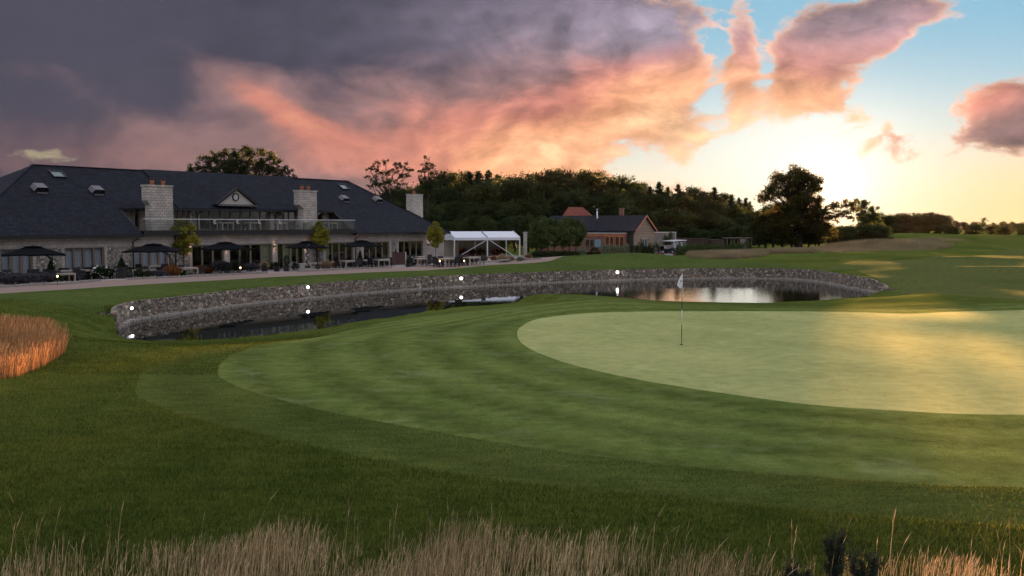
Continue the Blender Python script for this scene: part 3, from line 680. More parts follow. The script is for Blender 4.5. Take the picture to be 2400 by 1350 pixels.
# --- the wood: skyline row, then nearer rows
sky = [(880,470),(900,458),(930,447),(960,436),(985,428),(1000,418),(1020,412),(1040,404),(1062,400),(1085,402),(1100,395),(1122,402),(1145,394),(1165,402),(1190,404),(1215,402),(1240,405),(1262,402),(1285,404),(1310,398),(1335,404),(1360,397),(1385,405),(1408,402),(1430,412),(1455,416),(1480,424),(1500,428),(1522,432),(1545,428),(1566,436),(1590,434),(1612,442),(1635,437),(1655,446),(1675,440),(1695,452),(1715,452),(1732,460),(1748,466),(1758,474)]
for i, (px, ty) in enumerate(sky):
    ty += rngT.uniform(-4, 5); Y = 235+55*rngT.random()+ (px-1200)*.03
    kind = 'pine%d' % rngT.integers(0, 3) if (px > 1020 and rngT.random() < .38) else 'broad%d' % rngT.integers(0, 3)
    if px < 1180: lab, gr = ('dark %s on the skyline of the wood between the clubhouse and the marquee roof', 'skyline trees by the clubhouse end')
    elif px < 1500: lab, gr = ('dark %s on the skyline of the wood above the timber lodge', 'skyline trees above the lodge')
    else: lab, gr = ('dark %s on the skyline of the wood above the brown fence', 'skyline trees above the fence')
    k = 'pointed conifer' if kind[0] == 'p' else 'rounded tree'
    place(kind, px, ty, Y, lab % k, gr + (' (conifers)' if kind[0] == 'p' else ' (broadleaf)'), wide=1.15)
def row(x0, x1, step, top0, top1, Y, kinds, lab, gr, name='forest_tree', wide=1.0, jit=8):
    px = x0
    while px <= x1:
        f = (px-x0)/max(1, x1-x0); ty = top0+(top1-top0)*f+rngT.uniform(-jit, jit); k = kinds[rngT.integers(0, len(kinds))]
        place(k, px, ty, Y+rngT.uniform(-8, 8), lab, gr, name, wide); px += step*rngT.uniform(.75, 1.25)
B3 = ['broad0', 'broad1', 'broad2']
row(905, 1180, 24, 455, 420, 215, B3+['pine0'], 'dark tree inside the wood just below its skyline, left of the lodge', 'inner trees left of the lodge')
row(1190, 1560, 26, 425, 455, 220, B3+['pine1'], 'dark tree inside the wood just below its skyline, behind the lodge', 'inner trees behind the lodge')
row(1580, 1760, 22, 462, 482, 230, B3, 'brownish tree inside the wood above the brown fence, left of the oak', 'inner trees above the fence', wide=1.15)
row(960, 1290, 30, 480, 470, 190, B3, 'middle height tree in the front of the wood, left of the red roofed house', 'middle trees left of the red roof', wide=1.1)
row(1440, 1780, 28, 485, 505, 198, B3+['loose'], 'leafy tree at the edge of the wood, right of the lodge chimney', 'wood edge trees right of the lodge', wide=1.25)
row(1010, 1260, 26, 508, 500, 160, B3+['loose', 'broad1'], 'lower green tree behind the white marquee roof', 'low trees behind the marquee', 'young_tree', wide=1.0)
row(1550, 1800, 26, 530, 530, 186, B3, 'low bushy tree behind the long brown fence', 'bushy trees behind the fence', 'bushy_tree', wide=1.5)
row(1270, 1480, 40, 452, 462, 196, B3, 'large dark tree close behind the lodge roof', 'dark trees close behind the lodge', wide=1.1)
# masses behind and beside the oak
row(1772, 1780, 24, 498, 498, 262, B3, 'dim tree seen through the lower crown of the great oak', 'dim trees behind the oak', wide=1.3, jit=1)
row(1796, 1885, 14, 481, 478, 262, B3, 'dim tree seen through the lower crown of the great oak', 'dim trees behind the oak', wide=1.3, jit=3)
row(1795, 1925, 22, 505, 512, 172, B3, 'dark understorey tree directly behind the trunk of the great oak', 'understorey trees behind the oak trunk', wide=1.35, jit=5)
row(1962, 2085, 14, 531, 524, 205, B3, 'low bush on the slope between the great oak and the far trees', 'bushes on the slope right of the oak', 'bushy_tree', wide=2.0, jit=3)
row(1880, 1990, 30, 542, 540, 196, B3, 'low dark bush at the foot of the great oak', 'bushes right of the oak', 'bushy_tree', wide=1.8, jit=3)
# far right horizon
for px_ in range(2050, 2230, 13): hz_extra = place(B3[rngT.integers(0, 3)], px_+rngT.uniform(-4, 4), 502+rngT.uniform(-4, 6), 300, 'rounded hazy tree in the mass just right of the oak and the long bank', 'mid distance trees right of the oak', 'distant_tree', wide=1.5)
for px_ in range(2228, 2470, 15): place(B3[rngT.integers(0, 3)], px_+rngT.uniform(-4, 4), 523+rngT.uniform(-3, 3), 400, 'tiny tree in the low hazy belt at the right edge horizon', 'tiny horizon trees at the right edge', 'distant_tree', wide=2.2)
hz = [(2055,496,14),(2080,505,0),(2100,508,0),(2125,503,0),(2150,500,0),(2172,497,0),(2195,503,0),(2215,507,0),(2238,516,1),(2262,519,1),(2285,520,1),(2330,521,1),(2352,518,1),(2375,519,1),(2400,520,1),(2425,518,1),(2450,516,1)]
for px, ty, f in hz:
    place(B3[rngT.integers(0, 3)], px, ty+rngT.uniform(-2, 2), (330 if f == 0 else 470), 'small hazy tree on the far horizon right of the oak', 'far horizon trees', 'distant_tree', wide=1.9)
place('loose', 2303, 507, 360, 'lone small tree standing proud of the far horizon treeline', None, 'lone_tree', wide=1.25)
for px in range(2030, 2460, 24):
    place(B3[rngT.integers(0, 3)], px+rngT.uniform(-8, 8), 526+rngT.uniform(-6, 5) + (6 if px > 2230 else 0), 270, 'low scrubby tree in front of the far horizon treeline', 'scrub below the far treeline', 'scrub_tree', wide=2.2)
# trees beyond the frame edges that shade the ground as in the photograph
# ------------------------------------------------------------------ bushes, hedges
def scatter_in_ellipsoids(E, n, rng, shell=.75):
    """E: list (x,y,z,rx,ry,rz) -> points near the surfaces, above z=0"""
    w = np.array([e[3]*e[4]+e[3]*e[5] for e in E]); w = w/w.sum(); idx = rng.choice(len(E), n, p=w); d = rng.normal(size=(n, 3)); d /= np.linalg.norm(d, axis=1)[:, None]
    r = 1-(1-shell)*rng.random(n)**1.2+rng.normal(size=n)*.05; Ea = np.array(E)[idx]; P = Ea[:, :3]+d*r[:, None]*Ea[:, 3:]
    P[:, 2] = np.abs(P[:, 2]); return P
def bush_parts(seed, w, h, n, leaf, kind='round'):
    rng = np.random.default_rng(seed)
    if kind == 'round': E = [(0, 0, h*.5, w/2, w/2, h*.5)]+[(rng.uniform(-.25, .25)*w, rng.uniform(-.25, .25)*w, h*rng.uniform(.4, .68), w*.28, w*.28, h*.33) for _ in range(5)]
    if kind == 'ball': E = [(0, 0, h*.5, w/2, w/2, h*.5)]
    if kind == 'cone': E = [(0, 0, h*f, w/2*(1-f)**.8+.03, w/2*(1-f)**.8+.03, h*.10) for f in np.linspace(.06, .93, 12)]
    if kind in ('round', 'ball', 'cone'): return leaf_quads(scatter_in_ellipsoids(E, n, rng, .85 if kind != 'round' else .6), leaf, rng)
    # plume: fountain of stems
    V = []; Fc = []; o = 0
    a = rng.uniform(0, 2*PI, n); sp = rng.uniform(0, 1, n)**.7; b = np.column_stack([np.cos(a), np.sin(a)])*(sp*w*.18)[:, None]; t = np.column_stack([np.cos(a), np.sin(a)])*(sp*w*.5)[:, None]
    hh = h*rng.uniform(.65, 1.05, n)*(1-.35*sp); wd = leaf*rng.uniform(.5, 1, n); pa = np.column_stack([-np.sin(a+1), np.cos(a+1)])
    B0 = np.column_stack([b-pa*wd[:, None]*.3, np.zeros(n)]); B1 = np.column_stack([b+pa*wd[:, None]*.3, np.zeros(n)]); T1 = np.column_stack([t+pa*wd[:, None]*.6, hh*.9]); T0 = np.column_stack([t-pa*wd[:, None]*.1, hh])
    return np.stack([B0, B1, T1, T0], 1).reshape(-1, 3), np.arange(4*n).reshape(-1, 4)
BPR = {}
def bush(px, py, w, h, kind, matn, name, label, group=None, cat='shrub', n=None, leaf=None, at=None, flowers=None, seed=None):
    x, y, z = at if at else gat(px, py); k = (kind, matn, flowers)
    if k not in BPR:
        nn = n or (1500 if kind != 'plume' else 700); lf = leaf or (.09 if kind != 'plume' else .05)
        me = fast_mesh('bush_mesh', *bush_parts(len(BPR)+5, 1.0, 1.0, nn, lf, kind), 4, M[matn], obj=False)
        fl = None
        if flowers: rng = np.random.default_rng(5); fl = fast_mesh('flower_mesh', *leaf_quads(scatter_in_ellipsoids([(0, 0, .55, .48, .48, .5)], 70, rng, .95), .11, rng, aspect=1), 4, M[flowers], obj=False)
        BPR[k] = (me, fl)
    me, fl = BPR[k]; o = link(bpy.data.objects.new(name, me)); o.location = (x, y, z-.02); o.scale = (w, w, h); o.rotation_euler = (0, 0, random.uniform(0, 6))
    tag(o, label, cat, group)
    if fl: link(bpy.data.objects.new('flowers', fl), o)
    return o
def px2m(px, y): return px*y/F
plants = [(15,665,50,24,'r','leaf_box'),(50,668,70,26,'r','lavender'),(100,664,40,22,'r','lavender'),(128,660,30,16,'r','leaf_box'),(165,656,40,18,'r','rust'),(200,655,36,18,'r','lavender'),(243,654,46,26,'w','leaf_box'),(262,645,12,14,'b','leaf_box'),(305,650,17,20,'b','leaf_box'),(335,652,32,20,'r','leaf_box'),(375,650,40,15,'r','lavender'),(405,648,38,27,'p','rust'),(432,646,16,14,'r','leaf_box'),(447,646,16,10,'r','leaf_gray'),(470,642,26,18,'r','rust'),(488,641,26,16,'p','rust'),(515,640,44,24,'r','lavender'),(548,639,36,24,'r','leaf_box'),(585,638,36,19,'r','lavender'),(620,634,24,22,'p','straw'),(642,632,26,16,'r','leaf_box'),(692,633,18,16,'w','leaf_box'),(710,630,14,12,'r','leaf_box'),(728,629,20,12,'r','rust'),(745,630,10,10,'b','leaf_box'),(758,629,15,18,'p','straw'),(769,629,15,20,'p','straw'),(785,628,20,12,'r','rust'),(800,626,22,14,'p','rust'),(825,626,22,12,'r','leaf_box'),(850,625,26,12,'r','lavender'),(875,624,22,12,'r','rust'),(897,624,28,15,'r','leaf_box'),(915,623,14,10,'r','leaf_box'),(953,622,12,16,'r','leaf_box'),(967,624,14,18,'w','leaf_box'),(977,619,9,14,'p','straw'),(989,621,12,17,'p','straw'),(1002,621,14,21,'p','straw'),(1020,620,24,11,'r','lavender'),(1048,616,18,11,'p','straw'),(1075,617,26,10,'r','lavender'),(1095,615,22,9,'r','leaf_box'),(1118,614,28,9,'r','lavender'),(1136,612,16,12,'p','rust'),(1158,612,18,11,'p','rust'),(1178,614,28,17,'p','straw'),(1198,611,14,10,'p','straw'),(1220,611,18,11,'r','leaf_gray'),(1238,607,15,9,'r','rust'),(1260,604,28,11,'r','lavender'),(1275,603,6,8,'p','straw')]
KN = {'leaf_box': ('green_shrub', 'dark green leafy shrub'), 'lavender': ('lavender_bush', 'dusky purple grey lavender bush'), 'rust': ('rusty_shrub', 'rust coloured bushy plant'), 'leaf_gray': ('silver_shrub', 'silver grey low shrub'), 'straw': ('feather_grass', 'pale feathery grass tuft')}
LM = [(0, 'under the first parasol'), (200, 'below the second curtained window'), (285, 'under the second parasol'), (430, 'right of first yellow tree'), (530, 'below the clock gable'), (610, 'left of the cream wall'), (675, 'at the left end of cream wall'), (765, 'below the second yellow tree'), (850, 'near right end of cream wall'), (940, 'beside the slatted screen'), (1012, 'below the third yellow tree'), (1060, 'before the left marquee bay'), (1145, 'before the right marquee bay'), (1215, 'left of the clipped trees')]
cnt = {}
for px, py, w, h, kd, mt in plants:
    x, y, z = gat(px, py); lm = [t for q, t in LM if px >= q][-1]; nm, lb = KN[mt]
    if kd == 'w': nm, lb = 'flowering_shrub', 'green shrub dotted with white flowers'
    if kd == 'b': nm, lb = 'box_ball', 'small clipped ball of box'
    if kd == 'p' and mt == 'rust': nm, lb = 'rusty_grass', 'rust coloured ornamental grass tuft'
    key = (lb, lm); cnt[key] = cnt.get(key, 0)+1; od = ['', 'next ', 'third '][min(2, cnt[key]-1)]
    if h > 14: lb = 'tall ' + lb
    bush(px, py, px2m(w, y)*1.3, px2m(h, y)*1.22, {'r': 'round', 'w': 'round', 'b': 'ball', 'p': 'plume'}[kd], mt, nm, (od+lb+' in border, '+lm), 'plants in the border along the gravel path', 'shrub', flowers='petal' if kd == 'w' else None)
def hedge(pts, w, h, matn, name, label, group=None, lumpy=.15, n=None, leaf=.10):
    """one clipped hedge along ground points, leaf-covered"""
    P = np.array([p[:2] for p in pts]); z0 = pts[0][2]; seg = np.hypot(*np.diff(P, axis=0).T); s = np.concatenate([[0], np.cumsum(seg)]); L = s[-1]; rng = np.random.default_rng(int(L*100) % 999)
    n = n or int(L*(w+2*h)*420/(leaf/.1)**2*1.25); t = rng.uniform(0, L, n); cx = np.interp(t, s, P[:, 0]); cy = np.interp(t, s, P[:, 1])
    gi = np.clip(np.searchsorted(s, t)-1, 0, len(seg)-1); dx = np.diff(P, axis=0)[gi]/seg[gi][:, None]; nx, ny = -dx[:, 1], dx[:, 0]
    a = rng.uniform(-PI*.5, PI*.5, n); lum = 1+lumpy*np.sin(t*4.1)*np.cos(t*1.7+1); sx = np.sign(np.sin(a))*np.abs(np.sin(a))**.5; sz = np.cos(a)**.5
    inn = 1-.25*rng.random(n)**2; off = sx*w/2*inn*lum; zz = h*sz*inn*lum*np.where(rng.random(n) < .55, 1, rng.random(n))
    zg = np.interp(t, s, [p[2] for p in pts])
    C = np.column_stack([cx+nx*off, cy+ny*off, zg+zz]); V, Fc = leaf_quads(C, leaf, rng)
    c0 = np.array([P[0][0], P[0][1], z0]); o = fast_mesh(name, V-c0, Fc, 4, M[matn]); o.location = c0
    return tag(o, label, 'hedge', group)
hedge([gat(1258, 606), gat(1300, 605), gat(1352, 604)], 1.2, .75, 'leaf_box', 'box_hedge', 'low dark box hedge under the row of small clipped trees')
x0, y0, z0 = gat(1366, 599); hedge([(x0-.5, y0+2, z0), (x0+.6, y0+2, z0)], 1.4, 1.15, 'leaf_gray', 'grey_hedge', 'squarish grey green hedge end beside the clipped trees')
def hp(px, Y): x = (px-1200)/F*Y; return (x, Y, H(x, Y))
hedge([hp(1408, 132), hp(1440, 132), hp(1474, 132)], 1.3, 1.6, 'leaf_gray', 'pale_hedge', 'pale variegated hedge in front of the lodge doors')
hedge([hp(1483, 131), hp(1510, 130), hp(1540, 128)], 1.4, 1.5, 'leaf_box', 'dark_hedge', 'dark lumpy box hedge below the gable of the lodge', lumpy=.35)
bush(0, 0, 1.2, 1.3, 'ball', 'leaf_box', 'box_ball', 'dark round bush between red flowers left of the pale hedge', at=hp(1393, 132))
for px in (1383, 1403): bush(0, 0, .8, .75, 'round', 'leaf_box', 'red_flower_bush', 'low bush with red flowers %s of the dark round bush by the lodge' % ('left' if px < 1390 else 'right'), at=hp(px, 133), flowers='petal_red')
hedge([hp(1592, 126), hp(1620, 130), hp(1660, 134), hp(1692, 138)], 1.1, 1.35, 'leaf_fresh', 'scalloped_hedge', 'row of rounded green bushes forming a hedge below the brown fence', lumpy=.45)
hedge([hp(1698, 142), hp(1725, 142), hp(1752, 144)], 1.5, 1.6, 'leaf_fresh', 'green_hedge', 'bright green hedge in front of the timber rack', lumpy=.3)
hedge([hp(1556, 171), hp(1575, 171)], 1.4, 2.6, 'leaf_mid', 'climbing_bush', 'bush growing up against the pale stone wall behind the buggies', lumpy=.4)

# small yellow-green standard trees on the terrace
yt = broad_tree(61, 1.0, [(0,0,.72,.19),(-.12,.03,.62,.15),(.13,-.02,.60,.15),(.02,.08,.52,.15),(-.07,-.06,.48,.13),(.10,.05,.82,.11),(-.10,0,.80,.12),(0,0,.90,.09),(.05,-.03,.40,.10)], .008, .62, .042, 6500, 20, .5)
ytr = None
for i, (px, ty, by, wd, lb) in enumerate([(431,511,641,1.0,'first yellow green standard tree, left of the clock, in front of the balcony'), (750,517,626,.98,'second yellow green standard tree, below the right hand front chimney'), (1021,519,614,.80,'third yellow green standard tree, at the right end of the clubhouse'), (-22,500,650,1.0,'yellow green standard tree cut off by the left edge beside the wall')]):
    x, y, z = gat(px, by); zt = aty(px, ty, y)[2]; h = zt-z
    if ytr is None: ytr = mk_tree('standard_tree', yt, M['leaf_yellow'], (x, y, z), 0, h, lb, 'tree', 'yellow green standard trees along the terrace'); r = ytr
    else: r = copy_tree(ytr); r.location = (x, y, z); r.rotation_euler = (0, 0, i*1.3); r['label'] = lb
    r.scale = (h*wd, h*wd, h)
# clipped trees right of the marquee
ct = broad_tree(62, 1.0, [(0,0,.78,.2),(-.12,.05,.66,.2),(.13,-.05,.64,.2),(0,.1,.55,.2),(-.08,-.1,.5,.18),(.1,.1,.48,.17),(0,-.05,.9,.12),(.02,0,.38,.14)], .016, .6, .05, 6000, 18, .5)
ctr = None
for i, (px, ty) in enumerate([(1256,520),(1268,514),(1284,509),(1299,513),(1318,515),(1334,509),(1350,514)]):
    x, y, z = gat(px, 599.5-i*.3); y += 1.6; x = (px-1200)/F*y; zt = aty(px, ty, y)[2]; h = (zt-z)
    lb = 'small clipped green tree, number %s from the marquee side' % ['one', 'two', 'three', 'four', 'five', 'six', 'seven'][i]
    lb = ['first', 'second', 'third', 'fourth', 'fifth', 'sixth', 'last'][i]+' small clipped tree from the marquee in the row before the lodge'
    if ctr is None: ctr = mk_tree('clipped_tree', ct, M['leaf_fresh'], (x, y, z), 0, h, lb, 'tree', 'small clipped trees between marquee and lodge'); r = ctr
    else: r = copy_tree(ctr); r.location = (x, y, z); r.rotation_euler = (0, 0, i*2.1); r['label'] = lb
    r.scale = (h*.88, h*.88, h)

# ------------------------------------------------------------------ tall fescue and lawn blades
def blades(name, X, Y, hmin, hmax, wd, matn, label, seed=1, lean=.35, heads=False, head_w=2.2, cat='grass', zoff=0.0, tri=False):
    rng = np.random.default_rng(seed); n = len(X); Z = height(X, Y)-.02+zoff; h = rng.uniform(hmin, hmax, n)
    a = rng.uniform(0, 2*PI, n); ln = rng.normal(size=n)*lean*h; wx, wy = np.cos(a)*wd, np.sin(a)*wd; lx = np.cos(a+1.3)*ln+.10*h; ly = np.sin(a+1.3)*ln
    if tri:
        V = np.stack([np.column_stack([X-wx, Y-wy, Z]), np.column_stack([X+wx, Y+wy, Z]), np.column_stack([X+lx, Y+ly, Z+h])], 1).reshape(-1, 3)
        o = fast_mesh(name, V, np.arange(3*n).reshape(-1, 3), 3, M[matn], attrs={'tone': np.repeat(rng.random(n)**1.6, 3)})
    else:
        rows = [(0, 1, 0), (.45, .8, .25), (.78, .45, .62), (.86, head_w*.5 if heads else .4, .74), (1.0, .12, 1.0)]
        V = np.stack([np.column_stack([X+sg*wx*w+lx*l, Y+sg*wy*w+ly*l, Z+h*f]) for f, w, l in rows for sg in (-1, 1)], 1).reshape(-1, 3)
        b = np.arange(n)[:, None]*10; q = np.concatenate([b+[2*k, 2*k+1, 2*k+3, 2*k+2] for k in range(4)], 1).reshape(-1, 4)
        o = fast_mesh(name, V, q, 4, M[matn], attrs={'tone': np.repeat(rng.random(n), 10)})
    return tag(o, label, cat, kind='stuff')
def pick(poly, n, seed, clump=0.0):
    rng = np.random.default_rng(seed); P = np.array(poly); lo, hi = P.min(0), P.max(0); X = []; Y = []
    tot = 0
    while tot < n:
        x = rng.uniform(lo[0], hi[0], n); y = rng.uniform(lo[1], hi[1], n); m = inside(P, x, y)
        if clump: m &= rng.random(n) < .5+.5*np.sin(x*2.1+np.sin(y*1.7)*2)*np.cos(y*2.6+np.sin(x*1.3)*2)*clump+.5*(1-clump)
        X.append(x[m]); Y.append(y[m]); tot += m.sum()
    return np.concatenate(X)[:n], np.concatenate(Y)[:n]
def clumpy(X, Y, seed):
    g = np.zeros(len(X)); r_ = np.random.default_rng(seed)
    for k_ in range(14): a_ = r_.uniform(0, 6.28); f_ = r_.uniform(1.5, 9); g += np.sin((X*np.cos(a_)+Y*np.sin(a_)*.6)*f_+r_.uniform(0, 6.28))
    return g/3.7
X, Y = pick([(-6.2, 8.4), (6.4, 8.4), (6.4, 10.0), (3.0, 10.2), (1.8, 10.5), (0, 10.75), (-2.5, 10.9), (-4, 10.6), (-6.2, 10.3)], 15000, 3, .8); cl0 = clumpy(X, Y, 3); ppx = 1200+F*X/Y; prof = np.interp(ppx, [0, 250, 420, 600, 700, 820, 950, 1060, 1180, 1400, 1500, 1650, 1800, 2000, 2200, 2400], [.72, .76, .78, .90, .95, .84, .88, 1.02, .84, .92, .86, .76, .68, .74, .68, .66]); HS = prof*(1+.22*cl0)
keep = (X < 2.0) | (np.random.default_rng(2).random(len(X)) < .6); keep &= (X > -3.9) | (np.random.default_rng(4).random(len(X)) < .7)
keep &= np.random.default_rng(6).random(len(X)) < .80+.25*cl0; HS = HS[keep]
blades('fescue_grass', X[keep], Y[keep], .20*HS, .45*HS, .0028, 'fescue_near', 'dry pinkish straw coloured tall grass along the bottom of the picture', 5, .22, True)
X2, Y2 = pick([(-6.2, 8.6), (6.4, 8.6), (6.4, 10.2), (-6.2, 10.9)], 260, 31); blades('fescue_grass', X2, Y2, .45, .80, .0026, 'fescue_near', 'sparse taller seed stems rising above the dry grass at the bottom edge', 32, .25, True, head_w=3.2)
lm_ = [gat(*p)[:2] for p in [(-160,905),(0,893),(45,884),(105,860),(152,830),(160,806),(125,792),(60,778),(-40,770),(-160,765)]]
X, Y = pick(lm_, 34000, 8, .5)
blades('fescue_grass', X, Y, .26, .60, .0048, 'fescue_sunlit', 'tall dry grass tinted as sunlit on the mound at the left edge of the picture', 6, .2, True)
def mound_poly(L): return [hp(px, Y)[:2] for px, Y in L]
for lb, L, n, h0, h1 in [('dry grass over the low mound in front of the scalloped hedge', [(1605,109),(1660,106),(1720,105),(1790,108),(1812,113),(1790,118),(1700,121),(1620,118)], 26000, .25, .6),
                 ('dry grass on the smaller mound in front of the great oak', [(1795,112),(1850,112),(1905,113),(1920,117),(1890,124),(1800,124)], 15000, .25, .6),
                 ('dry grass covering the long bank right of the great oak', [(1885,135),(1960,134),(2040,138),(2130,145),(2215,156),(2235,164),(2170,176),(2000,178),(1900,158)], 52000, .3, .75),
                 ('dry grass crest along the far rolling bank', [(2080,184),(2180,178),(2265,186),(2270,196),(2150,205),(2085,200)], 14000, .3, .6),
                 ('dry grass verge left of the oak trunk beside the yard', [(1690,150),(1770,146),(1850,150),(1850,160),(1760,156)], 6000, .25, .5)]:
    X, Y = pick(mound_poly(L), n, len(L)*n % 97, .35); blades('fescue_grass', X, Y, h0, h1, .022, 'fescue_far', lb, n % 53, .3, tri=True)
# lawn blades: rough near the camera, mown fringe behind it
def fan(n, y0, y1, seed, half=.60):
    rng = np.random.default_rng(seed); y = y0*(y1/y0)**rng.random(n); x = y*rng.uniform(-half, half, n); return x, y
X, Y = fan(300000, 24, 48, 41, .56); m = ~inside(FAIR, X, Y) & ~inside(POND, X, Y) & (X < 3)
blades('rough_grass', X[m], Y[m], .03, .07, .011, 'blade', 'short rough grass on the slope between the fringe and the pond', 42, .6, tri=True)
X, Y = fan(520000, 9.2, 27, 21); m = ~inside(FAIR, X, Y) & inside(SEMI, X, Y)
blades('semi_rough_grass', X[m], Y[m], .025, .06, .005, 'blade_semi', 'medium cut grass band between the dark rough and the mown fringe', 27, .7, tri=True)
m = ~inside(FAIR, X, Y) & ~inside(SEMI, X, Y)
blades('rough_grass', X[m], Y[m], .035, .095, .0052, 'blade', 'short dark green rough grass covering the foreground', 22, .7, tri=True)
X, Y = fan(330000, 12.5, 27, 23); m = inside(FAIR, X, Y) & ~inside(GREEN, X, Y)
blades('fairway_grass', X[m], Y[m], .012, .028, .004, 'blade2', 'closely mown lighter grass of the fringe around the putting green', 24, .7, tri=True)
# gorse bushes at the bottom edge
def gorse(x, y, h, label, seed):
    rng = np.random.default_rng(seed); z = H(x, y); tr = []; tips = []
    for _ in range(9):
        a = rng.uniform(0, 2*PI); l = h*rng.uniform(.55, 1.0); e = np.array([math.cos(a)*h*.42*rng.random(), math.sin(a)*h*.42*rng.random(), l]); cv = curve([0, 0, 0], e, rng, 6, .06, .0)
        tr.append(tube_np(cv, np.linspace(.014, .004, 6), 5))
        for k in range(10):
            s0 = cv[rng.integers(2, 6)]; d = rng.normal(size=3)*.5+[0, 0, .8]; d /= np.linalg.norm(d); tips.append((s0, s0+d*rng.uniform(.05, .14)))
    A = np.array([t[0] for t in tips]); B = np.array([t[1] for t in tips]); n = 9000; i = rng.integers(0, len(tips), n); t = rng.random(n)[:, None]
    C = A[i]+(B[i]-A[i])*t+rng.normal(size=(n, 3))*.014
    root = empty('gorse_bush', (x, y, z), 0, label, 'shrub'); fast_mesh('stem', *join_np(tr), 4, M['bark'], root, True); fast_mesh('foliage', *leaf_quads(C, .026, rng, .5, .22), 4, M['leaf_gorse'], root)
for px, Y, h, lb in [(1965, 9.6, .62, 'tallest dark prickly gorse bush at the bottom right edge'), (2045, 9.4, .46, 'gorse bush just right of the tallest one at the bottom edge'), (1875, 9.3, .36, 'low gorse bush just left of the tallest one at the bottom edge'), (1790, 9.3, .24, 'smallest gorse bush, farthest left among the pale grass stems')]:
    gorse((px-1200)/F*Y, Y, h, lb, int(px))
# ------------------------------------------------------------------ clubhouse (local: x along the facade, y into the building, z up)
RZ = math.atan2(UD[1], UD[0])
def U(px, py, y=0.0):
    d = ray(px, py); v = -y; t = (v+OX*ND[0]+OY*ND[1])/(d[0]*ND[0]+d[1]*ND[1]); X, Y, Z = d[0]*t, d[1]*t, CZ+d[2]*t
    return (X-OX)*UD[0]+(Y-OY)*UD[1], Z
club = empty('clubhouse', (OX, OY, 0), RZ, 'long stone clubhouse with dark slate hipped roof, balcony and clock gable', 'building')
ZE, ZR, YR = 2.9, 8.36, 7.35; SL = (ZR-ZE)/(YR+.5)
def rz_(y): return ZE+SL*(y+.5)
uR = 39.5; uRR = uR-YR-.5; uRL = U(76, 386, YR)[0]
# left hip: the photograph's hip line at the picture edge
def front_hit(px, py):
    d = Vector(ray(px, py)); o = Vector((0, 0, CZ)); lo, hi = -3.0, YR
    for _ in range(50):
        m_ = (lo+hi)/2; u, z = U(px, py, m_)
        if z > rz_(m_): lo = m_
        else: hi = m_
    u, z = U(px, py, lo); return u, lo, z
hu, hy, hz_ = front_hit(0, 458); k_ = (YR+.5)/(YR-hy); uEL = uRL+(hu-uRL)*k_; uEL = max(-34, min(-12, uEL))
def rprism(pts, up=.0, th=.14):
    return [(u, y, rz_(y)+up) for u, y in pts], (0, 0, -th)
nl, nr = U(325, 547, -.5)[0], U(817, 543, -.5)[0]; yU = (5.03-ZE)/SL-.5
uNl = (nl+U(286, 486, yU)[0])/2; uNr = (nr+U(796, 493, yU)[0])/2
m = MB()
m.prism(*rprism([(uEL, -.5), (uNl, -.5), (uNl, yU), (uNr, yU), (uNr, -.5), (uR, -.5), (uRR, YR), (uRL, YR)]))
back = [(uRL, YR, ZR), (uRR, YR, ZR), (uR, 2*YR+.5, ZE), (uEL, 2*YR+.5, ZE)]
m.prism(back, (0, 0, -.14)); m.prism([(uRR, YR, ZR), (uR, -.5, ZE), (uR, 2*YR+.5, ZE)], (0, 0, -.14)); m.prism([(uRL, YR, ZR), (uEL, 2*YR+.5, ZE), (uEL, -.5, ZE)], (0, 0, -.14))
s1, s2 = U(333, 405, YR)[0], U(678, 423, YR)[0]
roof = m.build('roof', M['slate'], club)
m = MB(); m.prism(*rprism([(s1, yU-.12), (s2, yU-.12), (s2, YR), (s1, YR)], .13, .12)); m.build('raised_roof', M['slate'], club)
m = MB()
for p, q in [((uRL, YR, ZR), (uRR, YR, ZR)), ((uRR, YR, ZR), (uR, -.5, ZE)), ((uRL, YR, ZR), (uEL, -.5, ZE))]: m.bar(Vector(p)+Vector((0, 0, .03)), Vector(q)+Vector((0, 0, .03)), .16, .07)
m.build('ridge_tiles', M['slate'], roof)
m = MB()
m.box(uEL+.4, uNl, -.66, -.5, ZE-.24, ZE-.02); m.box(uNr, uR, -.66, -.5, ZE-.24, ZE-.02); m.box(uNl, uNr, yU-.28, yU-.13, 4.86, 5.02)
m.bar((uNl+.04, -.5, ZE-.12), (uNl+.04, yU, 4.92), .07, .2); m.bar((uNr-.04, -.5, ZE-.12), (uNr-.04, yU, 4.92), .07, .2)
m.box(uEL+.4, uNl, -.5, 0, ZE-.22, ZE-.16); m.box(uNr, uR, -.5, 0, ZE-.22, ZE-.16); m.box(uNl+.1, uNr-.1, yU-.1, yU+.5, 4.88, 4.93)
m.build('gutter', M['black'], club)
# openings of the ground floor, px edges read off the photograph
wins = [(-62,-2,585,'c'),(0,76.5,583,'c'),(151,244.5,579.5,'c'),(313,394,576.3,'c'),(450,525.5,573.7,'d'),(538,638.5,572,'d'),(650,713.5,570.5,'d'),(764,828.5,568,'d'),(852.5,912.5,567,'d'),(934.5,991.5,566.2,'d')]
ZW = 2.12
ops = []
for a, b, ty, kd in wins: ops.append((U(a, ty)[0], U(b, ty)[0], kd))
zt_ = np.mean([U((a+b)/2, ty)[1] for a, b, ty, kd in wins]); ZW = float(zt_)
m = MB(); m.box(uEL+1.0, uR-.5, 0, .3, ZW, ZE-.02); m.box(uEL+1.0, ops[0][0], 0, .3, -.5, ZW)
fl = []; last = ops[0][1]; gaps = [(ops[i][1], ops[i+1][0]) for i in range(len(ops)-1)]
flint_px = {1: (84, 144), 2: (252, 309), 3: (401, 444), 6: (719.5, 758), 7: (833.5, 847.5), 8: (917.5, 930)}
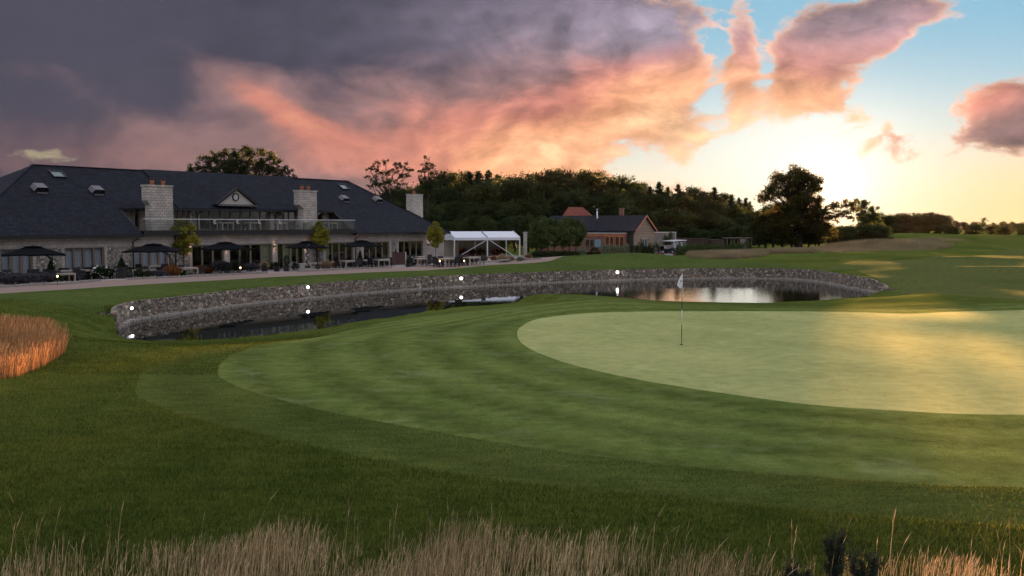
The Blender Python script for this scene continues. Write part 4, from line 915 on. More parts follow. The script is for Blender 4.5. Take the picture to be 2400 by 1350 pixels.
for i, (a, b) in enumerate(gaps):
    if i in flint_px:
        f0, f1 = U(flint_px[i][0], 600)[0], U(flint_px[i][1], 600)[0]
        m.box(a, f0, 0, .3, -.5, ZW); m.box(f1, b, 0, .3, -.5, ZW); fl.append((f0, f1))
    else: m.box(a, b, 0, .3, -.5, ZW)
uEnd = U(1031, 590)[0]; m.box(ops[-1][1], uR-.5, 0, .3, -.5, ZW)
m.box(uR-.8, uR-.5, .3, 2*YR-.2, -.1, ZE-.02); m.box(uEL+1.0, uEL+1.3, .3, 2*YR-.2, -.1, ZE-.02); m.box(uEL+1.0, uR-.5, 2*YR-.2, 2*YR+.1, -.1, ZE-.02)
m.build('wall', M['ashlar'], club); 
for f0, f1 in fl: m = MB(); m.box(f0, f1, .03, .3, -.5, ZW); m.build('flint_panel', M['flint'], club)
m = MB(); m.box(uEL+1.4, uR-.9, 4.6, 4.75, -.4, 2.7); m.box(uEL+1.4, uR-.9, .35, 4.6, 2.55, 2.7); m.box(uEL+1.4, uR-.9, .35, 4.6, -.5, -.36)
for u in (uNl+1, 12, 19, 26, 33): m.box(u, u+.15, .9, 4.5, -.4, 2.6)
m.build('interior', M['interior'], club)
def window(u0, u1, z0, z1, y, n, curtain=None, parent=club, frame='frame', door=True, cpart=None, lab=None, fw=.085):
    m = MB(); m.box(u0, u1, y, y+.09, z1-.10, z1); m.box(u0, u1, y, y+.09, z0, z0+.10); w = (u1-u0)/n
    for i in range(n+1):
        c = u0+w*i; ww = fw if 0 < i < n else fw*.8; a = min(max(c-ww, u0), u1-2*ww); m.box(a, a+2*ww, y+.003, y+.087, z0+.1, z1-.1)
    f = m.build('window', M[frame], parent)
    if lab: f['label'] = lab
    g = MB(); g.box(u0+.03, u1-.03, y+.04, y+.05, z0+.05, z1-.05); g.build('pane', M['glass'], f)
    if curtain:
        rr = random.Random(int(u0*10)); segs = cpart or [(u0+.05, u1-.05)]; c = MB()
        for a, b in segs:
            nn = max(6, int((b-a)/.05)); vs = []
            for i in range(nn+1):
                x = a+(b-a)*i/nn; yy = y+.22+.05*math.sin(i*1.9)+.02*rr.random(); vs += [(x, yy, z0+.03), (x, yy, z1-.06)]
            c.add(vs, [(2*i, 2*i+2, 2*i+3, 2*i+1) for i in range(nn)], 0, True)
        c.build('curtain', M[curtain], f)
    return f
nm_ = [3, 3, 4, 4, 3, 4, 4, 4, 4, 4]
for i, (a, b, kd) in enumerate(ops):
    if kd == 'c': window(a, b, -.34, ZW, .12, nm_[i], 'curtain', cpart=[(a+.15+(b-a)*f0, a+(b-a)*f1-.1) for f0, f1 in ((-.04, 1.03),)])
    else:
        cp = {5: [(.78, 1.0)], 6: [(.30, .62)], 7: [(0, .22)]}.get(i)
        window(a, b, -.34, ZW, .12, nm_[i], 'curtain_cream' if cp else None, cpart=[(a+(b-a)*f0+.05, a+(b-a)*f1-.05) for f0, f1 in cp] if cp else None)
# balcony and upper floor
ZB = U(560, 539.5, -.5)[1]; ZBb = U(560, 549.5, -.5)[1]
m = MB(); m.box(uNl+.03, uNr-.03, -.55, 3.2, ZB-.12, ZB); m.box(uNl+.05, uNr-.05, -.62, -.55, ZBb, ZB+.01); m.box(uNl+.05, uNr-.05, -.545, .0, ZBb, ZBb+.06); m.build('balcony', M['black'], club)
YW = yU+.5; uw = MB(); uf = MB(); ZU = 5.25
ux = lambda px: U(px, 505, YW)[0]
ufl = [(291,313),(449,461),(641.5,659),(760,790)]; uas = [(314,315.5),(327.5,346),(406,407),(445,449),(461.5,468),(634,641.5),(659,662),(695,703),(757.5,760)]
def xr(a, b): return ux(a), ux(b)
cur = uNl+.02; allw = sorted([(a, b, 0) for a, b in ufl]+[(a, b, 1) for a, b in uas])
for a, b, t in allw:
    a, b = xr(a, b); (uw if t else uf).box(a, b, YW + (.03 if not t else 0), YW+.25, ZB, ZU)
b_ = ux(790); uf.box(b_, uNr-.02, YW+.03, YW+.25, ZB, ZU); a_ = ux(291); uf.box(uNl+.02, a_, YW+.03, YW+.25, ZB, ZU)
uw.build('upper_wall', M['ashlar'], club); uf.build('upper_flint_panel', M['flint'], club)
for a, b, n in [(315.5,327.5,1),(346,406,2),(407,445,3),(468,634,7),(662,695,2),(703,745,2),(745,757.5,1)]:
    a, b = xr(a, b); window(a, b, ZB, ZU-.25, YW+.1, n, fw=.07)
m = MB(); m.box(uNl+.2, uNr-.2, YW+3, YW+3.1, ZB, 5.2); m.box(uNl+.2, uNr-.2, YW+.3, YW+3, ZB-.1, ZB); m.build('upper_interior', M['interior'], club)
for a, b in ((uNl, uNl-.06), (uNr, uNr+.06)):
    m = MB(); m.prism([(a, -.45, ZE-.12), (a, -.45, ZE-.05), (a, yU+.5, rz_(yU+.5)-.16), (a, yU+.5, ZB)], (b-a, 0, 0)); m.build('cheek', M['darkclad'], club)
# balustrade
zt2 = U(560, 514, -.5)[1]; m = MB(); m.box(uNl+.1, uNr-.1, -.535, -.49, zt2-.045, zt2+.01); rl = m.build('handrail', M['white'], club)
npan = 14; w = (uNr-uNl-.3)/npan
for i in range(npan):
    g = MB(); a = uNl+.15+w*i; g.box(a+.015, a+w-.015, -.52, -.505, ZB+.04, zt2-.05); gp = g.build('glass_panel', M['rail_glass'], club)
# frosted crescent marks on four panes
for px in (505, 558.5, 609.5, 657.5):
    u, z = U(px, 519.5, -.54); m = MB(); A = [math.radians(a) for a in range(40, 325, 15)]; r = .20
    for i in range(len(A)-1):
        t0, t1 = [.02+.055*math.sin(PI*k/(len(A)-1)) for k in (i, i+1)]
        m.add([(u+r*math.cos(A[i]), -.535, z+r*math.sin(A[i])), (u+(r-t0)*math.cos(A[i])+.0, -.535, z+(r-t0)*math.sin(A[i])), (u+(r-t1)*math.cos(A[i+1]), -.535, z+(r-t1)*math.sin(A[i+1])), (u+r*math.cos(A[i+1]), -.535, z+r*math.sin(A[i+1]))], [(0, 1, 2, 3)])
    for i in range(len(A)-1):
        r2 = .085; m.add([(u+.02+r2*math.cos(A[i]), -.537, z+r2*math.sin(A[i])), (u+.02+(r2-.03)*math.cos(A[i]), -.537, z+(r2-.03)*math.sin(A[i])), (u+.02+(r2-.03)*math.cos(A[i+1]), -.537, z+(r2-.03)*math.sin(A[i+1])), (u+.02+r2*math.cos(A[i+1]), -.537, z+r2*math.sin(A[i+1]))], [(0, 1, 2, 3)])
    m.build('glass_emblem', M['white'], club)
# chimneys
def chimney(pxl, pxr, pxl_low, ytop, ycorb, yf, depth, zlow, pots, name='chimney'):
    ur, _ = U(pxr, 500, yf); ul, zt = U(pxl, ytop, yf); ull, _ = U(pxl_low, 500, yf); ur2 = U(pxr, ytop, yf)[0]; zc = U(pxl, ycorb, yf)[1]
    # the photograph shows the front face plus a narrow side: keep the pixel width for both
    side = depth*.72; ul += side; ull += side
    m = MB(); m.box(ull, ur2, yf, yf+depth, zlow, zc-.35)
    m.add([(ull, yf, zc-.35), (ur2, yf, zc-.35), (ur2, yf+depth, zc-.35), (ull, yf+depth, zc-.35), (ul, yf, zc), (ur2, yf, zc), (ur2, yf+depth, zc), (ul, yf+depth, zc)], [(0,1,5,4),(1,2,6,5),(2,3,7,6),(3,0,4,7)])
    m.box(ul, ur2, yf, yf+depth, zc, zt-.14); m.box(ul-.05, ur2+.05, yf-.05, yf+depth+.05, zt-.14, zt)
    c = m.build(name, M['chimney'], club)
    for f in pots:
        uu = ul+(ur2-ul)*f; p = MB(); p.lathe([(.001, 0), (.17, 0), (.15, .30), (.18, .34), (.18, .38), (.13, .38), (.13, .3), (.001, .3)], (uu, yf+depth/2, zt), 14); po = p.build('chimney_pot', M['terracotta'], c)
        p = MB(); p.lathe([(.001, .56), (.20, .50), (.20, .47), (.10, .46), (.10, .36), (.001, .36)], (uu, yf+depth/2, zt), 12); p.build('cowl', M['black'], po)
chimney(331, 404.5, 340, 432, 470, .6, .75, ZB, (.30, .74)); chimney(691.5, 742.5, 702, 444.5, 480, .6, .75, ZB, (.30, .66))
uu, zz = U(975.5, 454.5, 9.5); m = MB(); wch = .62
uu0, uu1 = U(960, 454.5, 9.5)[0]+.55, U(991, 454.5, 9.5)[0]; m.box(uu0, uu1, 9.5, 10.5, 4.0, zz-.1); m.box(uu0-.05, uu1+.05, 9.45, 10.55, zz-.1, zz); c3 = m.build('chimney', M['chimney'], club)
p = MB(); p.lathe([(.001, 0), (.19, 0), (.17, .34), (.2, .38), (.001, .38)], ((uu0+uu1)/2-.1, 10, zz), 12); po = p.build('chimney_pot', M['terracotta'], c3)
p = MB(); p.lathe([(.001, .52), (.2, .48), (.1, .45), (.1, .38), (.001, .38)], ((uu0+uu1)/2-.1, 10, zz), 12); p.build('cowl', M['black'], po)
# clock gable
yg = 2.55; (ua, za), (ub, zb_), (uc, zc_) = U(553, 438, yg), U(504, 478, yg), U(603, 480, yg); zb_ = (zb_+zc_)/2; uh = (ub+uc)/2; hw = (uc-ub)/2
m = MB(); ys = [(zb_-ZE)/SL-.5, (za-ZE)/SL-.5+.4]
m.prism([(uh-hw, yg-.18, zb_), (uh, yg-.18, za), (uh, ys[1], za), (uh-hw, ys[0]+.3, zb_)], (0, 0, -.12)); m.prism([(uh, yg-.18, za), (uh+hw, yg-.18, zb_), (uh+hw, ys[0]+.3, zb_), (uh, ys[1], za)], (0, 0, -.12)); gr = m.build('gable_roof', M['slate'], club)
m = MB(); m.prism([(uh-hw+.35, yg, zb_), (uh+hw-.35, yg, zb_), (uh, yg, za-.28)], (0, .3, 0)); m.build('gable_panel', M['cream'], club)
m = MB(); m.bar((uh-hw, yg-.19, zb_-.06), (uh, yg-.19, za-.12), .07, .22); m.bar((uh+hw, yg-.19, zb_-.06), (uh, yg-.19, za-.12), .07, .22); m.build('bargeboard', M['black'], club)
m = MB(); m.prism([(uh-hw+.2, yg-.25, zb_-.08), (uh+hw-.2, yg-.25, zb_-.08), (uh+hw-.2, yg+.2, zb_+.02), (uh-hw+.2, yg+.2, zb_+.02)], (0, 0, -.08)); m.build('gable_sill', M['lead'], club)
cu, cz = U(552.3, 462, yg-.05); R_ = abs(U(552.3, 452.6, yg)[1]-cz)*.98
def ring(m, r0, r1, y0, y1, n=36, a0=0, a1=2*PI):
    for i in range(n):
        t0, t1 = a0+(a1-a0)*i/n, a0+(a1-a0)*(i+1)/n; q = [(cu+r*math.sin(t), y, cz+r*math.cos(t)) for t in (t0, t1) for r in (r0, r1) for y in (y0, y1)]
        m.add(q, [(0,2,6,4),(2,3,7,6),(1,5,7,3),(0,4,5,1)])
m = MB(); m.prism([(cu+R_*.9*math.sin(2*PI*i/36), yg-.04, cz+R_*.9*math.cos(2*PI*i/36)) for i in range(36)], (0, .04, 0)); clk = m.build('clock_face', mat('clock_white', (.82,.82,.82), .5), club)
m = MB(); ring(m, R_*.83, R_, yg-.12, yg); m.build('clock_rim', M['black'], clk)
for k in range(12):
    t = k*PI/6; m = MB(); wv = (.10 if k % 3 == 0 else .065)*R_
    d = Vector((math.sin(t), 0, math.cos(t))); s_ = Vector((math.cos(t), 0, -math.sin(t))); c0 = Vector((cu, yg-.045, cz))
    m.prism([c0+d*R_*.55-s_*wv*.7, c0+d*R_*.55+s_*wv*.7, c0+d*R_*.80+s_*wv, c0+d*R_*.80-s_*wv], (0, -.012, 0)); m.build('numeral_mark', M['black'], clk)
for name, t, l, wv in (('hour_hand', math.radians(177), .42, .07), ('minute_hand', math.radians(292), .62, .05)):
    d = Vector((math.sin(t), 0, math.cos(t))); s_ = Vector((math.cos(t), 0, -math.sin(t))); c0 = Vector((cu, yg-.062 if 'h' == name[0] else yg-.078, cz)); m = MB()
    m.prism([c0-d*R_*.15-s_*wv*R_, c0-d*R_*.15+s_*wv*R_, c0+d*R_*l+s_*wv*R_*.6, c0+d*R_*l-s_*wv*R_*.6], (0, -.012, 0)); m.build(name, M['black'], clk)
# roof windows and roof vents
def on_roof(px, py): u, y, z = front_hit(px, py); return u, y, z
nrm_ = Vector((0, -SL, 1)).normalized(); dwn = Vector((0, -1, -SL)).normalized()
def skylight(px, py, w, h, lab):
    u, y, z = on_roof(px, py); c = Vector((u, y, z)); m = MB(); e = Vector((1, 0, 0))
    def q(a, b, o): return c+e*a*w/2-dwn*b*h/2+nrm_*o
    for a0, a1, b0, b1 in ((-1, -.84, -1, 1), (.84, 1, -1, 1), (-.84, .84, -1, -.86), (-.84, .84, .86, 1)): m.prism([q(a0, b0, -.05), q(a1, b0, -.05), q(a1, b1, -.05), q(a0, b1, -.05)], nrm_*.17)
    f = m.build('roof_window', M['black'], club); f['label'] = lab
    g = MB(); g.prism([q(-.84, -.86, .02), q(.84, -.86, .02), q(.84, .86, .02), q(-.84, .86, .02)], nrm_*.03); g.build('pane', M['pane_sky'], f)
M['pane_sky'] = mat('roof_window_glass', (.10,.14,.14), .12, spec=.9)
skylight(134.5, 409.5, 1.15, .95, 'left roof window'); skylight(805, 439, 1.15, .95, 'right roof window')
for px, py, k in ((90, 443, 1.1), (224, 448, 1.05), (804, 467, 1), (882, 469, 1)):
    u, y, z = on_roof(px, py); m = MB(); c = Vector((u, y, z)); w = .5*k
    prof = [(-1, .02), (-.72, .34), (.72, .34), (1, .02)]; A = [c+Vector((p*w, 0, 0))+nrm_*(q*k)-dwn*.28 for p, q in prof]; B = [c+Vector((p*w*1.08, 0, 0))+nrm_*((q+.06)*k)+dwn*.42*k for p, q in prof]
    C_ = [p-Vector((0, 0, .05)) for p in B]
    m.add(A+B, [(0,1,5,4),(1,2,6,5),(2,3,7,6),(3,2,1,0)], 0); m.add(B, [(0,1,2,3)], 1)
    v = m.build('roof_vent', [M['lead'], M['black']], club)
    f = MB(); f.prism([c+Vector((-w*.75, 0, 0))+nrm_*.02+dwn*.45*k, c+Vector((w*.75, 0, 0))+nrm_*.02+dwn*.45*k, c+Vector((w*.75, 0, 0))+nrm_*.02+dwn*.62*k, c+Vector((-w*.75, 0, 0))+nrm_*.02+dwn*.62*k], nrm_*.03); f.build('flashing', M['lead'], v)
# drainpipes
def pipe(px, top=ZE-.2, low=0, y=-.07, sh=.22):
    u = U(px, 600)[0]; m = MB(); m.tube([(u+sh, -.45, top), (u+sh, -.40, top-.14), (u, y, top-.36), (u, y, low)], .045, 8); m.build('drainpipe', M['black'], club)
pipe(311); pipe(832.3)
for px in (462, 644.5):
    u = ux(px); m = MB(); m.tube([(u+.2, yU-.1, 4.85), (u, YW-.06, 4.6), (u, YW-.06, ZB)], .045, 8); m.build('drainpipe', M['black'], club)
u = U(413.5, 600, -.2)[0]; m = MB(); m.tube([(u, -.12, ZBb), (u, -.12, 0)], .055, 8); m.build('drainpipe', M['black'], club)
u = U(743.8, 600, -.2)[0]; m = MB(); m.tube([(u, -.12, ZBb), (u, -.12, .1)], .05, 8); m.build('drainpipe', M['black'], club)
# up-and-down wall lamps
def emit(name, c, s): return mat(name, (0, 0, 0), .5, emit=c, estr=s)
M['bulb'] = emit('warm_bulb', (1, .62, .36), .55); M['bulb_white'] = emit('white_bulb', (1, .98, 1), 1.0)
M['bulb_hot'] = emit('candle_bulb', (1, .55, .25), 1.6)
for px, py, up in ((446.3, 582.5, 1), (531.5, 581, 1), (643.7, 577.5, 1), (716.5, 578, 1), (1004.6, 572.6, 1)):
    u, z = U(px, py, -.1); m = MB(); m.box(u-.05, u+.05, -.16, -.003, z-.12, z+.12); lp = m.build('wall_lamp', M['black'], club)
    for s_ in ((-1, 1) if px < 1000 else (1,)):
        b = MB(); b.box(u-.04, u+.04, -.15, -.05, z+s_*.128-.006, z+s_*.128+.006); b.build('bulb', M['bulb'], lp)
        l = bpy.data.lights.new('lamp_light', 'SPOT'); l.energy = .75; l.color = (1, .58, .36); l.spot_size = math.radians(85); l.spot_blend = .6; l.shadow_soft_size = .03
        lo = link(bpy.data.objects.new('lamp_light', l), club); lo.location = (u, -.10, z+s_*.15); lo.rotation_euler = (0 if s_ < 0 else PI, 0, 0)
u, z = U(840.5, 549.5, -.1); m = MB(); m.box(u-.08, u+.08, -.14, -.003, z-.05, z+.05); lp = m.build('heater_lamp', mat('orange_glow', (0, 0, 0), .5, emit=(1, .25, .10), estr=.16), club)
for px, py in ((115, 555.8), (924.5, 548)):
    u, z = U(px, py, -.2); m = MB(); m.box(u-.17, u+.17, -.2, -.003, z-.08, z+.08); m.build('floodlight', M['white'], club)
for px in (450.5, 659):
    u = ux(px); m = MB(); m.box(u-.12, u+.12, YW-.2, YW-.003, 4.72, 4.86); m.build('floodlight', M['white'], club)

def L2W(u, y, z=0): x, yy = loc2w(u, y); return (x, yy, z)
# ------------------------------------------------------------------ cantilever parasols
def mk_parasol(w=3.9):
    r = empty('parasol', (0, 0, 0)); c = MB(); h = w/2; n = 4; ez = 2.28; az = 2.95
    ring_ = []
    for lev, (f, z) in enumerate([(1.0, ez), (.72, ez+.18), (.42, ez+.40), (.20, ez+.58)]):
        for k in range(16):
            t = k*PI/8+PI/4; q = max(abs(math.cos(t)), abs(math.sin(t))); rad = h*f/q; sag = .07*f*(1 if k % 2 else 0)*(1 if lev < 2 else .4)
            ring_.append((rad*math.cos(t), rad*math.sin(t), z+sag*.6))
    c.add(ring_, [(l*16+k, l*16+(k+1) % 16, (l+1)*16+(k+1) % 16, (l+1)*16+k) for l in range(3) for k in range(16)])
    c.add([(x, y, z-.012) for x, y, z in ring_], [(l*16+k, (l+1)*16+k, (l+1)*16+(k+1) % 16, l*16+(k+1) % 16) for l in range(3) for k in range(16)])
    ed = [ring_[k] for k in range(16)]; c.add(ed+[(x, y, z-.10) for x, y, z in ed], [(k, (k+1) % 16, 16+(k+1) % 16, 16+k) for k in range(16)])
    cn = c.build('canopy', M['fabric_black'], r)
    v = MB(); vt = [(h*.36/max(abs(math.cos(t)), abs(math.sin(t)))*math.cos(t), h*.36/max(abs(math.cos(t)), abs(math.sin(t)))*math.sin(t), ez+.56) for t in [k*PI/4+PI/4 for k in range(8)]]
    v.add(vt+[(0, 0, az-.02)], [(k, (k+1) % 8, 8) for k in range(8)]); v.build('vent', M['fabric_black'], cn)
    for k in range(8):
        t = k*PI/4+PI/4; q = max(abs(math.cos(t)), abs(math.sin(t))); m = MB(); m.bar((0, 0, ez+.60), (h*.98/q*math.cos(t), h*.98/q*math.sin(t), ez-.02), .02); m.build('rib', M['black'], r)
    m = MB(); m.tube([(0, 0, ez+.2), (0, 0, az)], .04, 8); m.build('hub', M['black'], r)
    m = MB(); m.bar((0, 0, ez+.35), (1.2, .1, ez-.35), .07, .09); m.bar((.9, .07, ez-.18), (1.28, .1, ez-.75), .05, .06); m.build('arm', M['black'], r)
    m = MB(); m.box(1.13, 1.23, .02, .12, .05, ez-.25); m.box(1.3, 1.36, .05, .11, .05, ez-.7); m.build('pole', M['black'], r)
    m = MB(); m.box(.75, 1.7, -.4, .55, 0, .08); m.build('base', M['paving'], r)
    return r
pp = None
for i, (px, ty, ep, lb) in enumerate([(77, 574.5, (0, 170), 'cut off by the left edge of the picture'), (359, 569.5, (282, 436), 'just right of the first drainpipe'), (528, 565.5, (466, 596), 'below the clock gable'), (719, 563.6, (664, 772), 'below the right hand front chimney'), (848, 561.8, (803, 902), 'right of the second drainpipe')]):
    wpx = (ep[1]-ep[0])*.86; bz = 0.0
    # distance from the apex height: apex 2.95 above the terrace, canopy about 3.9 m wide
    Yp = None; best = 1e9
    for Y in np.arange(58, 104, .25):
        x, y, z = aty(px, ty, Y)
        if abs(z-2.95) < best: best = abs(z-2.95); Yp = Y
    yl = -4.2; u, z = U(px, ty, yl); x, y = loc2w(u, yl)
    if pp is None: pp = mk_parasol(); r = pp
    else: r = copy_tree(pp)
    s_ = (ep[1]-ep[0])/F*y/(3.9*1.28); k = (z-H(x, y))/2.95
    r.location = (x, y, H(x, y)); r.rotation_euler = (0, 0, RZ-.75+[.25, -.02, .3, .2, .3][i]); r.scale = (s_, s_, k)
    tag(r, 'black square cantilever parasol '+lb, 'parasol', 'black parasols on the terrace')

# ------------------------------------------------------------------ terrace furniture
def mk_table(l=1.5, w=.8, h=.74):
    r = empty('dining_table', (0, 0, 0)); m = MB(); m.box(-l/2, l/2, -w/2, w/2, h-.05, h); m.build('table_top', M['teak'], r)
    for sx in (-1, 1):
        for sy in (-1, 1): m = MB(); m.box(sx*(l/2-.05)-.04, sx*(l/2-.05)+.04, sy*(w/2-.05)-.04, sy*(w/2-.05)+.04, 0, h-.05); m.build('leg', M['teak'], r)
    m = MB(); m.box(-l/2+.09, l/2-.09, -w/2+.03, w/2-.03, h-.12, h-.053); m.build('apron', M['teak'], r); return r
def mk_chair():
    r = empty('wicker_chair', (0, 0, 0)); m = MB(); m.box(-.27, .27, -.27, .27, .36, .44); m.build('seat', M['wicker'], r)
    m = MB(); m.prism([(-.28, .24, .40), (.28, .24, .40), (.30, .36, .90), (-.30, .36, .90)], (0, .05, 0)); m.build('backrest', M['wicker'], r)
    for s_ in (-1, 1): m = MB(); m.box(s_*.30-.035, s_*.30+.035, -.25, .30, .58, .63); m.box(s_*.30-.03, s_*.30+.03, -.25, -.19, .2, .58); m.build('armrest', M['wicker'], r)
    for sx in (-1, 1):
        for sy in (-1, 1): m = MB(); m.box(sx*.24-.025, sx*.24+.025, sy*.24-.025, sy*.24+.025, 0, .36); m.build('leg', M['wicker'], r)
    return r
tb, ch = mk_table(), mk_chair(); used = [0, 0]
def put(kind, px, py, rz, label, group, dz=0):
    i = 0 if kind == 't' else 1; src = (tb, ch)[i]; r = src if not used[i] else copy_tree(src); used[i] = 1
    x, y, z = atz(px, py, 0.0); r.location = (x, y, H(x, y)+dz); r.rotation_euler = (0, 0, rz); tag(r, label, 'table' if i == 0 else 'chair', group); return r
tl = [(22,639,'under the left side of the first parasol'),(54,645,'nearest the path under the first parasol'),(146,639,'in front of the first cone bush'),(156,633,'below the second curtained window'),(187,632,'right of the first cone bush, by the curtain'),(252,629,'right of the second curtained window'),(338,632,'nearest the path under the second parasol'),(362,623,'close to the third curtained window'),(438,627,'below the first yellow green tree'),(818,611,'left of the cone bush by the second drainpipe'),(894,608,'right of the cone bush by the second drainpipe'),(983,606,'in front of the last window'),(986,602.3,'closest to the last window'),(1048,605,'at the left post of the marquee'),(1106,603,'in front of the marquee bay')]
for i, (px, ty, lb) in enumerate(tl):
    z0 = -.35 if px < 1030 else 0
    x, y, _ = atz(px, ty, .74+z0); r = tb if not i else copy_tree(tb); r.location = (x, y, H(x, y)); ra = RZ+random.uniform(-.1, .1); r.rotation_euler = (0, 0, ra); tag(r, 'pale wooden terrace table '+lb, 'table', 'pale wooden tables on the terrace')
    spots = [('building', .35, .75, 0), ('building', -.4, .78, 0), ('left end', -1.15, 0, PI/2), ('right end', 1.15, 0, -PI/2)]
    if i % 2: spots.append(('path', .1, -.78, PI))
    for k, (sd, dx, dy, dr) in enumerate(spots):
        if k == 1 and i % 3 == 0: continue
        c = ch if not used[1] else copy_tree(ch); used[1] = 1; X_ = x+dx*math.cos(ra)-dy*math.sin(ra); Y_ = y+dx*math.sin(ra)+dy*math.cos(ra)
        c.location = (X_, Y_, H(X_, Y_)); c.rotation_euler = (0, 0, ra+dr+random.uniform(-.3, .3)); side = {'building': 'at the building side', 'path': 'at the path side', 'left end': 'at the left end', 'right end': 'at the right end'}[sd]
        tag(c, '%swicker chair %s, table %s' % ('second ' if k == 1 else 'dark ', side[3:], lb), 'chair', 'dark wicker chairs on the terrace')
# balcony tables
bt = None
for px, lb in ((528, 'left of the clock'), (592, 'right of the clock'), (656, 'left of the right hand chimney'), (712, 'below the right hand chimney'), (775, 'near the right end of the balcony')):
    u = U(px, 530, .35)[0]; r = copy_tree(tb); x, y = loc2w(u, .35); r.location = (x, y, ZB); r.rotation_euler = (0, 0, RZ); r.scale = (.8, 1, .92); tag(r, 'pale table standing behind the balcony glass, '+lb, 'table', 'tables on the balcony')
for px, lb in ((500, 'left of the first balcony table'), (546, 'just right of the first balcony table'), (570, 'left of the second balcony table'), (612, 'right of the second balcony table'), (690, 'between the third and fourth balcony tables'), (760, 'left of the last balcony table'), (793, 'at the right end of the balcony')):
    u = U(px, 530, .9)[0]; r = copy_tree(ch); x, y = loc2w(u, .9); r.location = (x, y, ZB); r.rotation_euler = (0, 0, RZ+random.uniform(-1.5, 1.5)); tag(r, 'dark chair behind the balcony glass, '+lb, 'chair', 'chairs on the balcony')
# cone and ball topiary in pots
def pot(x, y, z, w, h, parent=None, name='planter', label=None, matn='black'):
    m = MB(); m.add([(-w*.4, -w*.4, 0), (w*.4, -w*.4, 0), (w*.4, w*.4, 0), (-w*.4, w*.4, 0), (-w/2, -w/2, h), (w/2, -w/2, h), (w/2, w/2, h), (-w/2, w/2, h)], [(0,3,2,1),(0,1,5,4),(1,2,6,5),(2,3,7,6),(3,0,4,7),(4,5,6,7)]); o = m.build(name, M[matn]); o.location = (x, y, z); return tag(o, label, 'planter', None)
for px, ty, by, pb, wpx, lb in ((119.5, 607, 632, 656, 17, 'in front of the flint wall by the first parasol'), (285.5, 600, 626, 650, 19, 'left of the first drainpipe'), (844, 585, 604, 616, 10, 'beside the second drainpipe'), (927.5, 584, 602, 612, 10, 'left of the last window')):
    x, y, z = atz(px, pb, 0.0); zt = aty(px, ty, y)[2]; zb2 = aty(px, by, y)[2]
    pot(x, y, H(x, y), .5, max(.3, zb2-H(x, y)), label='dark planter under the cone bush '+lb)
    bush(0, 0, px2m(wpx, y), zt-zb2, 'cone', 'leaf_box', 'cone_bush', 'clipped cone shaped bush '+lb, 'clipped cone bushes on the terrace', at=(x, y, max(.3, zb2)), n=2600)
for px, py, w, lb in ((534, 638, 12, 'at the pillar under the third parasol'), (648.5, 628, 10, 'at the pillar right of the wide dark window'), (672, 636, 14, 'at the left end of the low cream wall'), (620, 630, 10, 'in front of the cream curtain'), (957, 623, 12, 'right of the terrace gate')):
    x, y, z = atz(px, py, 0); pot(x, y, H(x, y), .45, .5, label='dark square planter under the round bush '+lb)
    bush(0, 0, px2m(w, y), px2m(w, y)*(1 if px != 672 else 1.7), 'ball', 'leaf_box', 'ball_bush', 'round clipped bush in a dark planter '+lb, 'round clipped bushes in planters', at=(x, y, H(x, y)+.48), n=1500)
x, y, z = atz(617, 622, 0); bush(0, 0, .9, .8, 'round', 'leaf_gray', 'flower_bouquet', 'pale flowering standard plant in front of the cream curtain', at=(x, y, 1.1), cat='plant', flowers='petal')
# spiral sculpture
x, y, z = atz(721, 628, 0); m = MB(); m.tube([(.13*math.cos(t*.9), .13*math.sin(t*.9), .2+t*.085) for t in range(0, 22)], .05, 6); sp = m.build('spiral_sculpture', M['black']); sp.location = (x, y, 0); m = MB(); m.box(-.2, .2, -.2, .2, 0, .2); m.build('plinth', M['black'], sp); tag(sp, 'dark twisted spiral ornament standing before the flint wall under the fourth parasol', 'sculpture')
# low cream garden wall, gate, border kerb
m = MB()
gw = [gat(px, py) for px, py in ((677, 632), (720, 630), (800, 624.5), (868, 620.5), (930, 617))]
root = empty('garden_wall', gw[0], 0, 'low cream rendered wall in front of the terrace tables', 'wall')
for a, b in zip(gw, gw[1:]): m.bar(Vector(a)-Vector(gw[0])+Vector((0, 0, .22)), Vector(b)-Vector(gw[0])+Vector((0, 0, .22)), .22, .50)
m.build('wall_body', M['cream'], root); m = MB()
for a, b in zip(gw, gw[1:]): m.bar(Vector(a)-Vector(gw[0])+Vector((0, 0, .49)), Vector(b)-Vector(gw[0])+Vector((0, 0, .49)), .30, .06)
m.build('coping', M['whitewood'], root)
for L, lb in (([(-20,660),(60,656),(140,651),(230,646)], 'low pale terrace wall behind the border at the left edge'), ([(330,642),(400,638),(500,633),(600,628)], 'low pale terrace wall behind the border between the drainpipe and the gap'), ([(978,614),(1040,610.5),(1110,607),(1200,603)], 'low pale terrace wall in front of the marquee')):
    P = [gat(px, py) for px, py in L]; m = MB(); root = empty('terrace_wall', P[0], 0, lb, 'wall')
    for a, b in zip(P, P[1:]): m.bar(Vector(a)-Vector(P[0])+Vector((0, 0, .0)), Vector(b)-Vector(P[0])+Vector((0, 0, .0)), .22, .4)
    m.build('wall_body', M['paving'], root); m = MB()
    for a, b in zip(P, P[1:]): m.bar(Vector(a)-Vector(P[0])+Vector((0, 0, .225)), Vector(b)-Vector(P[0])+Vector((0, 0, .225)), .30, .05)
    m.build('coping', M['paving'], root)
